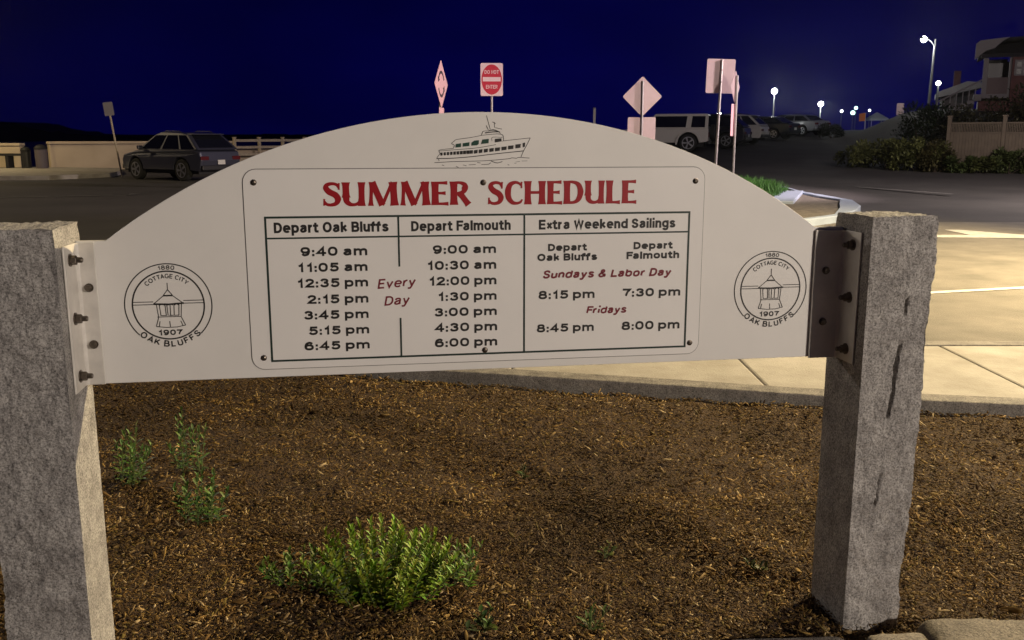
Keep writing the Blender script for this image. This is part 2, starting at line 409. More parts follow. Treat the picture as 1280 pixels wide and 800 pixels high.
# traffic island
IS = [gnd(px, py, .1) for px, py in ((940,277),(1008,275.5),(1048,270.5),(1070,263.5),(1076,258),(1066,251),(1035,245.5),(1003,240),(970,231),(930,223),(880,222),(850,238),(880,265))]
IS = [Vector((p.x, p.y, 0)) for p in IS]; cI = sum(IS, Vector())/len(IS)
II = [p + (cI-p).normalized()*(.30 if i not in (4, 3) else .75) for i, p in enumerate(IS)]
ik = MB(); A_ = IS + IS[:1]; B_ = II + II[:1]; strip(ik, A_, B_, -.1, .12)
a, b = gnd(964, 252, .1), gnd(987, 240, .1)
ik.prism([Vector((a.x-.3, a.y-.5, .02)), Vector((a.x+.35, a.y-.5, .02)), Vector((b.x+.3, b.y-.2, .02)), Vector((b.x-.35, b.y-.2, .02))], (0, 0, .13))
struct('island_kerb', ik, M['white_kerb'], bevel=.03)
ip = MB(); ip.prism([(p.x, p.y, -.05) for p in II], (0, 0, .13)); struct('island_infill', ip, M['pebble'])
g = np.random.default_rng(5); poly = [gnd(px, py, .1) for px, py in ((860,236),(900,250),(964,252),(985,240),(960,231),(925,226),(885,226))]
def inside(x, y, P):
    r = False
    for i in range(len(P)):
        a, b = P[i], P[i-1]
        if (a.y > y) != (b.y > y) and x < (b.x-a.x)*(y-a.y)/(b.y-a.y)+a.x: r = not r
    return r
bx = [min(p.x for p in poly), max(p.x for p in poly), min(p.y for p in poly), max(p.y for p in poly)]
V = []; F = []; T = []
for i in range(9000):
    x, y = g.uniform(bx[0], bx[1]), g.uniform(bx[2], bx[3])
    if not inside(x, y, poly): continue
    h = g.uniform(.12, .30); a = g.uniform(0, 6.28); w = .014; lx, ly = g.normal(0, .09, 2); o = len(V)
    V += [(x-w*math.cos(a), y-w*math.sin(a), .07), (x+w*math.cos(a), y+w*math.sin(a), .07), (x+lx, y+ly, .07+h)]
    F.append((o, o+1, o+2)); c = np.array((.06, .17, .03))*g.uniform(.6, 1.3); T += [c, c, c*1.2]
tag(np_mesh('island_grass', np.array(V), np.array(F), M['grass'], np.array(T)), kind='stuff')
# pavement on the far left side, in front of the sea wall
lp = MB(); Q = [gnd(-120, 222, .1), gnd(60, 221, .1), gnd(140, 217.5, .1), gnd(152, 214.5, .1), gnd(150, 211, .1), gnd(-40, 209, .1), gnd(-150, 211, .1)]
lp.prism([(p.x, p.y, -.1) for p in Q], (0, 0, .24)); struct('seafront_pavement', lp, M['concrete'], bevel=.03)

# ------------------------------------------------------------------ schedule sign
def ribbon(mb, pts, w, y=0.0, closed=False, sq0=0, sq1=0):
    """flat stroke in the x-z plane at depth y; w = width or list of widths"""
    P = [Vector((p[0], p[1])) for p in pts]; n = len(P)
    W = list(w) if isinstance(w, (list, tuple)) else [w]*n
    if len(W) != n: W = [np.interp(i/(n-1), np.linspace(0, 1, len(W)), W) for i in range(n)]
    if sq0 and not closed: P[0] = P[0] + (P[0]-P[1]).normalized()*sq0
    if sq1 and not closed: P[-1] = P[-1] + (P[-1]-P[-2]).normalized()*sq1
    vs = []
    for i in range(n):
        p = P[i]; a = P[(i-1) % n] if closed or i > 0 else None; b = P[(i+1) % n] if closed or i < n-1 else None
        t1 = (p-a).normalized() if a is not None and (p-a).length > 1e-9 else None
        t2 = (b-p).normalized() if b is not None and (b-p).length > 1e-9 else None
        t1 = t1 or t2; t2 = t2 or t1
        n1 = Vector((-t1.y, t1.x)); n2 = Vector((-t2.y, t2.x)); m = n1+n2
        m = m.normalized() if m.length > 1e-6 else n1
        k = W[i]/2/max(.45, m.dot(n1)); vs += [(p.x+m.x*k, y, p.y+m.y*k), (p.x-m.x*k, y, p.y-m.y*k)]
    fs = [(2*i, 2*i+2, 2*i+3, 2*i+1) for i in range(n-1)]
    if closed: fs.append((2*n-2, 0, 1, 2*n-1))
    mb.add(vs, fs)
def cr_pts(P, k=7):
    P = [Vector(p) for p in P]; Q = [2*P[0]-P[1]] + P + [2*P[-1]-P[-2]]; out = []
    for i in range(1, len(Q)-2):
        for s in range(k):
            t = s/k; a, b, c, d = Q[i-1], Q[i], Q[i+1], Q[i+2]
            out.append(.5*((2*b) + (c-a)*t + (2*a-5*b+4*c-d)*t*t + (3*b-a-3*c+d)*t**3))
    return out + [P[-1]]
def el_pts(cx, cz, rx, rz, a0=0, a1=360, n=26, pw=2.35):
    out = []
    for i in range(n+1):
        q = R(a0 + (a1-a0)*i/n); c, s = math.cos(q), math.sin(q)
        out.append(Vector((cx + rx*math.copysign(abs(c)**(2/pw), c), cz + rz*math.copysign(abs(s)**(2/pw), s))))
    return out
def Lp(*p): return ('L', [Vector(q) for q in p])
def Cp(*p): return ('C', cr_pts(p))
def Op(*a): return ('O', el_pts(*a)[:-1])
def Ap(*a): return ('C', el_pts(*a))
X_ = .70
arch = lambda x0, x1: ('M', cr_pts([(x0, .42), (x0+.05, .60), ((x0+x1)/2+.02, X_), (x1-.04, .62), (x1, .45)], 5) + [Vector((x1, 0))])
KERN = {'rt': -.12, 'ra': -.03, 'xt': -.12, 'tr': -.04, 'Fa': -.10, 'La': -.02, 'ry': -.05, 'ff': -.10, 'uf': -.05, 'fs': -.02, '11': .04, '7:': -.05, 'TT': -.02, 'TA': -.10, 'AK': -.06, 'AG': -.04, 'Ev': -.04, 'Da': -.02, 'Fr': -.04, 'th': -.03, 'Ty': -.1}
GL = {
 '0': (.58, [Op(.29,.5,.29,.5)]), '1': (.34, [Lp((.0,.74),(.17,.79),(.28,1),(.28,0))]),
 '2': (.56, [('M', cr_pts([(.02,.70),(.09,.92),(.29,1),(.49,.92),(.55,.74),(.47,.53),(.2,.26),(.02,0)]) + [Vector((.57,0))])]),
 '3': (.56, [Cp((.03,.76),(.11,.94),(.28,1),(.47,.93),(.53,.76),(.44,.6),(.24,.54)), Cp((.26,.54),(.48,.48),(.56,.28),(.48,.07),(.28,0),(.09,.06),(.0,.25))]),
 '4': (.60, [Lp((.45,0),(.45,1),(.0,.27),(.6,.27))]),
 '5': (.57, [('M', [Vector((.53,1)), Vector((.11,1)), Vector((.06,.5))]), Cp((.06,.5),(.27,.63),(.49,.54),(.57,.32),(.48,.08),(.27,0),(.08,.06),(.0,.24))]),
 '6': (.57, [Cp((.53,.80),(.44,.96),(.29,1),(.09,.85),(.0,.45),(.05,.2)), Op(.29,.31,.28,.31)]),
 '7': (.56, [('M', [Vector((0,1)), Vector((.56,1))] + cr_pts([(.56,.98),(.34,.60),(.2,0)])[1:])]),
 '8': (.58, [Op(.29,.77,.24,.23), Op(.29,.27,.29,.27)]),
 '9': (.57, [Cp((.04,.20),(.13,.04),(.28,0),(.48,.15),(.57,.55),(.52,.8)), Op(.28,.69,.28,.31)]),
 ':': (.0, [Lp((0,.0),(0,.005)), Lp((0,.56),(0,.565))]),
 'a': (.52, [('M', cr_pts([(.03,.52),(.10,.66),(.26,X_),(.42,.66),(.47,.52)]) + [Vector((.47,.08)), Vector((.54,.0))]), Cp((.47,.43),(.2,.37),(.02,.2),(.08,.04),(.21,0),(.38,.06),(.47,.22))]),
 'm': (.90, [Lp((0,0),(0,X_)), arch(0,.45), arch(.45,.90)]), 'n': (.47, [Lp((0,0),(0,X_)), arch(0,.47)]),
 'h': (.47, [Lp((0,0),(0,1)), arch(0,.47)]), 'u': (.47, [Lp((.47,X_),(.47,0)), ('M', [Vector((0,X_)), Vector((0,.25))] + cr_pts([(.0,.24),(.04,.07),(.21,0),(.42,.1),(.47,.28)])[1:])]),
 'p': (.55, [Lp((0,X_),(0,-.28)), Op(.275,.35,.275,.35)]), 'b': (.55, [Lp((0,0),(0,1)), Op(.275,.35,.275,.35)]),
 'd': (.55, [Lp((.55,0),(.55,1)), Op(.275,.35,.275,.35)]), 'o': (.55, [Op(.275,.35,.275,.35)]),
 'g': (.54, [('M', [Vector((.54,X_)), Vector((.54,-.05))] + cr_pts([(.54,-.06),(.47,-.24),(.27,-.3),(.08,-.24),(.04,-.14)])[1:]), Op(.27,.37,.27,.33)]),
 'e': (.55, [Lp((.03,.36),(.55,.36)), Ap(.275,.35,.275,.35,2,318)]),
 'r': (.30, [Lp((0,0),(0,X_)), Cp((0,.40),(.08,.60),(.2,.68),(.30,.68))]),
 't': (.34, [('M', [Vector((.14,.92)), Vector((.14,.15))] + cr_pts([(.14,.14),(.19,.02),(.34,.0)])[1:]), Lp((0,X_),(.3,X_))]),
 'f': (.34, [('M', [Vector((.12,0)), Vector((.12,.78))] + cr_pts([(.12,.8),(.18,.96),(.34,1)])[1:]), Lp((-.02,X_),(.3,X_))]),
 'k': (.46, [Lp((0,0),(0,1)), Lp((.44,X_),(.04,.26)), Lp((.16,.40),(.48,0))]), 'l': (.0, [Lp((0,0),(0,1))]),
 'i': (.0, [Lp((0,0),(0,.63)), Lp((0,1.06),(0,1.065))]),
 's': (.46, [Cp((.45,.53),(.38,.66),(.23,X_),(.07,.65),(.04,.52),(.13,.41),(.32,.33),(.46,.22),(.42,.06),(.23,0),(.07,.04),(.0,.18))]),
 'v': (.5, [Lp((0,X_),(.25,0),(.5,X_))]), 'x': (.48, [Lp((0,X_),(.48,0)), Lp((.48,X_),(0,0))]),
 'y': (.5, [Lp((0,X_),(.25,.02)), ('M', [Vector((.5,X_)), Vector((.22,-.14))] + cr_pts([(.21,-.16),(.13,-.27),(.0,-.27)])[1:])]),
 'D': (.62, [('O', [Vector((0,0)), Vector((0,1))] + el_pts(.20,.5,.42,.5,90,-90))]),
 'O': (.72, [Op(.36,.5,.36,.5,0,360,30,2.15)]), 'B': (.58, [('O', [Vector((0,.53)), Vector((0,1))] + el_pts(.3,.765,.24,.235,90,-90)), ('O', [Vector((0,0)), Vector((0,.53))] + el_pts(.3,.265,.29,.265,90,-90))]),
 'F': (.5, [Lp((0,0),(0,1),(.52,1)), Lp((0,.52),(.44,.52))]), 'E': (.52, [Lp((.52,0),(0,0),(0,1),(.52,1)), Lp((0,.52),(.47,.52))]),
 'W': (.95, [Lp((0,1),(.22,0),(.475,1),(.73,0),(.95,1))]), 'S': (.58, [Cp((.55,.74),(.47,.93),(.28,1),(.08,.92),(.03,.74),(.13,.58),(.42,.46),(.57,.30),(.50,.08),(.29,0),(.08,.07),(.0,.28))]),
 'L': (.48, [Lp((0,1),(0,0),(.48,0))]), 'C': (.66, [Ap(.35,.5,.35,.5,48,312)]),
 'T': (.58, [Lp((0,1),(.58,1)), Lp((.29,1),(.29,0))]), 'A': (.66, [Lp((0,0),(.33,1),(.66,0)), Lp((.12,.32),(.54,.32))]),
 'G': (.68, [('M', el_pts(.35,.5,.35,.5,48,330)[:-1] + [Vector((.68,.22)), Vector((.68,.46)), Vector((.40,.46))])]),
 'I': (.0, [Lp((0,0),(0,1))]), 'Y': (.62, [Lp((0,1),(.31,.44),(.62,1)), Lp((.31,.46),(.31,0))]),
 'K': (.6, [Lp((0,0),(0,1)), Lp((.58,1),(.04,.38)), Lp((.2,.56),(.6,0))]), 'U': (.58, [('M', [Vector((0,1)), Vector((0,.32))] + el_pts(.29,.32,.29,.32,180,360) + [Vector((.58,1))])]),
 'R': (.6, [('O', [Vector((0,.48)), Vector((0,1))] + el_pts(.3,.74,.26,.26,90,-90)), Lp((0,.5),(0,0)), Lp((.3,.48),(.56,0))]), 'N': (.6, [Lp((0,0),(0,1),(.6,0),(.6,1))]),
 '&': (.7, [Cp((.70,.0),(.30,.50),(.16,.78),(.24,.97),(.37,.99),(.46,.86),(.40,.68),(.12,.46),(.0,.24),(.10,.03),(.30,.0),(.52,.12),(.64,.42))]),
}
def glyph_strokes(ch, w):
    """strokes of one letter in cap-height units, outlines spanning 0..1"""
    wd, st = GL[ch]; out = []
    for kind, P in st:
        Q = [Vector((w/2 + p.x, w/2 + p.y*(1-w) if p.y >= 0 else w/2 + p.y*(1-w*.4))) for p in P]
        out.append((kind, Q))
    return wd + w, out
ZL = [0]
def layout(txt, w, gap=.13, space=.30):
    x = 0; res = []
    for i, ch in enumerate(txt):
        if ch == ' ': x += space; continue
        if i: x += KERN.get(txt[i-1:i+1], 0)
        wd, st = glyph_strokes(ch, w); res.append((ch, x, wd, st)); x += wd + gap
    return res, x - gap
def put_stroke(mb, kind, Q, w, y):
    ZL[0] += 1; yy = y - (ZL[0] % 9)*.00004
    if kind == 'O': ribbon(mb, Q, w, yy, closed=True)
    elif kind == 'C': ribbon(mb, Q, w, yy)
    else:
        def sq(a, b): d = (a-b); return w/2 if (abs(d.x) < 1e-4 or abs(d.y) < 1e-4) else 0
        ribbon(mb, Q, w, yy, sq0=sq(Q[0], Q[1]), sq1=sq(Q[-1], Q[-2]))
def text(mb, txt, xl, xr, yb, yt, y, w=.17, rot=0, shear=0, gap=.13, space=.30):
    """fit a line of lettering between photo columns xl..xr with baseline yb and cap top yt (at its middle)"""
    xm = (xl+xr)/2; ym = (yb+yt)/2
    a0, a1 = sgn(xl, ym)[0], sgn(xr, ym)[0]; z0, z1 = sgn(xm, yb)[1], sgn(xm, yt)[1]
    res, wd = layout(txt, w, gap, space); sx = (a1-a0)/(wd + abs(shear)*.9); sz = z1-z0; am = (a0+a1)/2; zm = (z0+z1)/2
    c, s_ = math.cos(rot), math.sin(rot); wm = w*(sx*sz)**.5
    for ch, x, gw, st in res:
        for kind, Q in st:
            P = []
            for p in Q:
                u = (x + p.x + shear*(p.y-.5) - wd/2)*sx; v = (p.y-.5)*sz
                P.append(Vector((am + u*c - v*s_, zm + u*s_ + v*c)))
            put_stroke(mb, kind, P, wm, y)
def arc_text(mb, txt, cx, cz, r, h, mid, y, w=.16, gap=.16, bottom=False, sx=1.0):
    res, wd = layout(txt, w, gap, .34)
    for ch, x, gw, st in res:
        u = (x + gw/2 - wd/2)*h*sx
        rr = r + h/2
        q = R(mid) + (u/rr if bottom else -u/rr)
        for kind, Q in st:
            P = []
            for p in Q:
                du = (p.x - gw/2)*h*sx; dv = p.y*h
                if bottom: rad = r + h - dv; aa = q + du/rr
                else: rad = r + dv; aa = q - du/rr
                P.append(Vector((cx + rad*math.cos(aa), cz + rad*math.sin(aa))))
            put_stroke(mb, kind, P, w*h, y)

sign = empty('schedule_sign', (SX, SY, 0), YAW, 'white arched notice board headed SUMMER SCHEDULE with two black tower emblems', 'sign')
aL, aR = sgn(100, 390)[0], sgn(1050, 370)[0]
zb = sgn(560, 463)[1]
tl, tp, tr = sgn(132, 301), sgn(608, 140), sgn(1019, 284)
# circle through the three arch points
def circ(a, b, c):
    A = np.array([[2*(b[0]-a[0]), 2*(b[1]-a[1])], [2*(c[0]-a[0]), 2*(c[1]-a[1])]]); B = np.array([b[0]**2+b[1]**2-a[0]**2-a[1]**2, c[0]**2+c[1]**2-a[0]**2-a[1]**2])
    o = np.linalg.solve(A, B); return o[0], o[1], math.hypot(a[0]-o[0], a[1]-o[1])
ox, oz, orr = circ(tl, tp, tr)
zsh = (tl[1]+tr[1])/2
arcp = []
for i in range(49):
    x = tl[0] + (tr[0]-tl[0])*i/48; arcp.append((x, 0, oz + math.sqrt(orr**2-(x-ox)**2)))
bd = MB(); bd.prism([(aL+.004, 0, zb), (aR-.004, 0, zb), (aR-.004, 0, tr[1])] + arcp[::-1] + [(aL+.004, 0, tl[1])], (0, .022, 0))
board = bd.build('board', M['board'], sign, bevel=.0015)
# thin schedule panel with rounded corners
c1, c2, c3, c4 = sgn(303, 213), sgn(880, 208), sgn(872.5, 443.5), sgn(316, 459)
xL, xR = (c1[0]+c4[0])/2, (c2[0]+c3[0])/2; zT, zB = (c1[1]+c2[1])/2, (c3[1]+c4[1])/2
def rrect(x0, x1, z0, z1, r, y, n=6):
    out = []
    for cx, cz, a0 in ((x1-r, z1-r, 0), (x0+r, z1-r, 90), (x0+r, z0+r, 180), (x1-r, z0+r, 270)):
        for i in range(n+1): q = R(a0+90*i/n); out.append((cx+r*math.cos(q), y, cz+r*math.sin(q)))
    return out
pm = MB(); pm.prism(rrect(xL, xR, zB, zT, .035, -.0035), (0, .0032, 0)); panel = pm.build('schedule_panel', M['panel'], sign)
pe = MB(); P = rrect(xL-.0012, xR+.0012, zB-.0012, zT+.0012, .036, 0)
ribbon(pe, [(p[0], p[2]) for p in P], .0024, -.0009, closed=True); pe.build('panel_edge_shade', M['edge'], panel)  # dark line painted round the panel in place of its edge shadow
YI = -.0041
# title in a flared display face
def stem(x0, z0, x1, z1, w, fl=.30, n=8):
    P = [(x0+(x1-x0)*i/n, z0+(z1-z0)*i/n) for i in range(n+1)]
    return P, [w*(1+fl*abs(2*i/n-1)**3.5) for i in range(n+1)]
def arm(x0, z0, x1, z1, w, fl=.9, n=6):
    P = [(x0+(x1-x0)*i/n, z0+(z1-z0)*i/n) for i in range(n+1)]
    return P, [w*(1+fl*max(0, i/n-.35)**2.2) for i in range(n+1)]
def bow(pts, ws): P = cr_pts(pts, 8); return P, [float(np.interp(i/(len(P)-1), np.linspace(0, 1, len(ws)), ws)) for i in range(len(P))]
TG = {
 'S': (.56, [bow([(.50,.76),(.43,.90),(.28,.945),(.13,.89),(.10,.75),(.20,.60),(.38,.47),(.46,.30),(.40,.12),(.24,.055),(.10,.09),(.02,.22)], [.07,.10,.12,.14,.18,.21,.21,.19,.14,.12,.10,.07]), stem(.495,.69,.505,.97,.05), stem(.02,.03,.03,.31,.05)]),
 'U': (.74, [stem(.11,1,.11,.36,.19,.35), bow([(.11,.40),(.13,.20),(.24,.075),(.40,.065),(.53,.16),(.575,.36)], [.19,.18,.14,.11,.11,.12]), stem(.61,1,.60,0,.17,.35)]),
 'M': (.98, [stem(.10,0,.14,1,.10,.7), stem(.16,1,.47,.02,.20,.05), stem(.80,1,.47,.02,.10,.05), stem(.86,0,.82,1,.20,.35)]),
 'E': (.56, [stem(.12,0,.12,1,.20,.22), arm(.12,.945,.52,.945,.10,1.3), arm(.12,.51,.46,.51,.10,1.3), arm(.12,.055,.55,.055,.10,1.4)]),
 'R': (.68, [stem(.12,0,.12,1,.20,.3), bow([(.12,.945),(.33,.945),(.47,.86),(.48,.70),(.40,.54),(.12,.47)], [.10,.11,.16,.20,.14,.09]), stem(.32,.50,.60,0,.19,.25)]),
 'C': (.66, [bow([(.60,.80),(.50,.91),(.36,.945),(.19,.85),(.11,.60),(.13,.30),(.26,.10),(.42,.055),(.55,.10),(.63,.22)], [.06,.09,.12,.17,.20,.19,.15,.11,.09,.05]), stem(.595,.70,.60,.97,.05)]),
 'H': (.78, [stem(.12,0,.12,1,.20,.3), stem(.64,0,.64,1,.20,.3), stem(.12,.51,.64,.51,.11,0)]),
 'D': (.74, [stem(.12,0,.12,1,.20,.3), bow([(.10,.945),(.33,.945),(.53,.84),(.62,.55),(.56,.24),(.40,.08),(.10,.055)], [.10,.11,.16,.20,.18,.12,.10])]),
 'L': (.54, [stem(.12,1,.12,0,.20,.3), arm(.12,.055,.52,.055,.10,1.6)]),
}
def title(mb, txt, xl, xr, yb, yt):
    ym = (yb+yt)/2; a0, a1 = sgn(xl, ym)[0], sgn(xr, ym)[0]; z0, z1 = sgn((xl+xr)/2, yb)[1], sgn((xl+xr)/2, yt)[1]
    tot = sum(TG[c][0] for c in txt) + .05*(len(txt)-1); sx_ = (a1-a0)/tot; sz = z1-z0; x = 0
    for ch in txt:
        for P, W in TG[ch][1]:
            ZL[0] += 1
            Q = [Vector((a0 + (x+p[0])*sx_, z0 + p[1]*sz)) for p in P]
            # stems thicken with the horizontal scale, bars with the vertical one
            WW = []
            for i in range(len(Q)):
                d = (Q[min(i+1, len(Q)-1)]-Q[max(i-1, 0)]).normalized(); WW.append(W[i]*(sx_*abs(d.y) + sz*abs(d.x))/max(.8, abs(d.y)+abs(d.x))*1.10)
            ribbon(mb, Q, WW, YI - (ZL[0] % 9)*.00004)
        x += TG[ch][0] + .05
t_ = MB(); title(t_, 'SUMMER', 404, 588.5, 256.8, 227.3); t_.build('title_lettering', M['red_ink'], panel)
t_ = MB(); title(t_, 'SCHEDULE', 610, 795.5, 254.9, 225.9); t_.build('title_lettering', M['red_ink'], panel)
# table rules
tb = MB(); LW = .0058
A = {k: sgn(*v) for k, v in dict(TL=(331.5,271.5), TR=(860.5,265.5), BL=(340.5,451.5), BR=(856,432), HL=(332,297.5), HR=(860,290), d1t=(497.5,270), d1b=(502,446), d2t=(655,268), d2b=(655,440)).items()}
x0, x1 = (A['TL'][0]+A['BL'][0])/2, (A['TR'][0]+A['BR'][0])/2; z1, z0 = (A['TL'][1]+A['TR'][1])/2, (A['BL'][1]+A['BR'][1])/2; zh = (A['HL'][1]+A['HR'][1])/2
ribbon(tb, [(x0,z0),(x1,z0),(x1,z1),(x0,z1)], LW, YI, closed=True)
ribbon(tb, [(x0,zh),(x1,zh)], LW*.8, YI-.00005)
xd = (A['d1t'][0]+A['d1b'][0])/2; zg1, zg2 = sgn(499.5,333)[1], sgn(501,397)[1]
ribbon(tb, [(xd,z1),(xd,zg1)], LW*.9, YI-.0001); ribbon(tb, [(xd,zg2),(xd,z0)], LW*.9, YI-.0001)
xd = (A['d2t'][0]+A['d2b'][0])/2; ribbon(tb, [(xd,z1),(xd,z0)], LW*.9, YI-.0001)
tb.build('table_rules', M['green_ink'], panel)
for txt, xl, xr, yb, yt in (('Depart Oak Bluffs', 342.5, 485.5, 290.4, 277), ('Depart Falmouth', 514, 638, 288.2, 275.3), ('Extra Weekend Sailings', 673.5, 843.5, 285.6, 273.3)):
    m = MB(); text(m, txt, xl, xr, yb, yt, YI, w=.235, gap=.125, space=.36); m.build('column_header', M['ink'], panel)
TIMES = [('9:40 am',375.6,459.3,319.3,308.2),('11:05 am',371.8,459.6,339,328.2),('12:35 pm',371.3,460.3,358.5,347.7),('2:15 pm',384,460.7,378.6,367.9),
 ('3:45 pm',379.8,461,398,387.5),('5:15 pm',386,461.7,417.2,407),('6:45 pm',380.5,462.4,436.2,426),
 ('9:00 am',540.8,620,316.4,306),('10:30 am',533.5,620.3,336.3,325.6),('12:00 pm',535.8,620.5,355.8,345.2),('1:30 pm',547,620.7,375,364.6),
 ('3:00 pm',542.6,621,394.2,384),('4:30 pm',543.3,621.4,413.4,403),('6:00 pm',543.3,621.5,432.3,422),
 ('8:15 pm',672.8,743,372.8,362.6),('7:30 pm',777.8,850,369.8,359.8),('8:45 pm',670.7,742,414,404.2),('8:00 pm',776.6,849,411,400.8)]
for txt, xl, xr, yb, yt in TIMES:
    m = MB(); text(m, txt, xl, xr, yb, yt, YI, w=.215, gap=.12, space=.30); m.build('departure_time', M['ink'], panel)
for txt, xl, xr, yb, yt in (('Depart',684.7,733.4,313.2,304.4),('Oak Bluffs',671.4,746,325.4,316.5),('Depart',791.5,840.5,310.8,302),('Falmouth',782.7,848.5,322.9,314)):
    m = MB(); text(m, txt, xl, xr, yb, yt, YI, w=.25, gap=.10, space=.36); m.build('sailing_subheader', M['ink'], panel)
for txt, xl, xr, yb, yt, ro in (('Every',471.5,521,358.9,347,R(3.2)),('Day',480,513.5,380.6,369,R(3.2)),('Sundays & Labor Day',677.7,839.8,346.2,336,0),('Fridays',732.3,783.8,391.3,381.8,0)):
    m = MB(); text(m, txt, xl, xr, yb, yt, YI, w=.165 if ro else .215, rot=ro, shear=.22, gap=.11, space=.40); m.build('italic_heading', M['wine_ink'], panel)
for px, py in ((317,228),(604,228),(869,226),(330,447),(606,437),(861.5,428)):
    a, z = sgn(px, py); m = MB()
    m.M = Matrix.Translation((a, -.0034, z)) @ Matrix.Rotation(PI/2, 4, 'X')
    m.lathe((0,0,0), [(.0085,0),(.0085,.0012),(.006,.0016),(.0062,.0042),(.003,.0058)], 14)
    m.build('panel_screw', M['bolt'], panel, smooth=False)

# ferry drawn above the panel
PX0, PY0, PK = 535, 135, 140/1280
def fz(x, y): a, z = sgn(PX0 + x*PK, PY0 + y*PK); return (a, z)
FL = [([(75,625),(300,612),(560,606),(720,598),(840,588),(930,578),(960,570),(1010,574),(1040,565),(1160,572)],.0016),
 ([(98,578),(290,573),(500,556),(700,532),(900,510),(1092,490)],.0022),([(98,578),(118,545),(140,520),(128,500),(140,478),(290,462)],.0014),([(118,585),(130,605)],.0014),
 ([(128,492),(290,478),(500,462),(640,443),(775,418)],.0014),([(290,462),(300,425),(270,405),(300,378),(330,360),(500,335),(620,312),(730,300)],.0014),
 ([(730,300),(800,296),(850,306),(862,340),(864,376)],.0014),([(864,376),(1000,360),(1168,342)],.0015),([(1168,342),(1130,420),(1092,490),(1062,560)],.0017),
 ([(732,380),(730,340),(760,332),(850,336)],.0011),([(765,392),(864,376)],.0010),
 ([(612,310),(625,272),(650,262),(690,262),(740,254),(790,262),(830,290)],.0015),([(668,85),(690,165),(712,245)],.0014),([(665,200),(690,250)],.0017),([(735,160),(760,168),(770,182)],.0016),([(758,165),(762,225)],.0014),([(770,225),(845,242)],.0014),([(650,285),(720,275),(800,270)],.0030),([(690,262),(750,250),(820,275)],.0026),
 ([(160,652),(185,656)],.0014),([(320,665),(348,680)],.0014),([(400,650),(440,660)],.0012),([(465,650),(545,646)],.0014),([(560,622),(600,628)],.0014),([(610,645),(690,642),(715,625)],.0014),([(720,606),(790,628),(850,612)],.0018),([(910,648),(930,652)],.0014),([(985,630),(1010,632)],.001),([(1000,618),(1050,610)],.001),([(1070,606),(1135,604)],.001)]
fm = MB()
for P, w in FL:
    Q = cr_pts([fz(*p) for p in P], 4) if len(P) > 2 else [Vector(fz(*p)) for p in P]
    ZL[0] += 1; ribbon(fm, Q, w, -.0006-(ZL[0] % 7)*.00004)
def quad_ink(mb, P, y=-.0006): mb.add([(p[0], y, p[1]) for p in P], [tuple(range(len(P)))])
for i in range(10):
    t = i/9; x = 155 + 330*t + 10*t*t; y = 527 - 24*t; w, h = 11+7*t, 17+3*t
    quad_ink(fm, [fz(x-w, y-h), fz(x+w, y-h-2), fz(x+w, y+h-2), fz(x-w, y+h)], -.0011)
for x, y, w, h in ((545,500,20,20),(600,494,20,20),(660,487,22,20),(725,480,24,20),(793,472,27,20),(868,462,28,20),(945,450,30,21),(1028,436,29,22),(1095,422,12,24)):
    quad_ink(fm, [fz(x-w, y-h+3), fz(x+w+3, y-h-4), fz(x+w, y+h-4), fz(x-w, y+h+3)], -.0011)
quad_ink(fm, [fz(765,352), fz(838,346), fz(842,382), fz(762,388)], -.0011)
tag(fm.build('ferry_drawing', M['ink'], sign), 'line drawing of a white two-deck ferry')
fw = MB()
for P in ([(318,412),(378,402),(376,446),(314,452)],[(398,402),(474,390),(472,434),(396,442)],[(498,395),(530,372),(582,368),(580,412),(560,426),(496,430)],[(622,360),(694,352),(692,402),(606,412)]):
    quad_ink(fw, [fz(*p) for p in P], -.0012)
fw.build('ferry_windows', M['glass_ink'], sign)

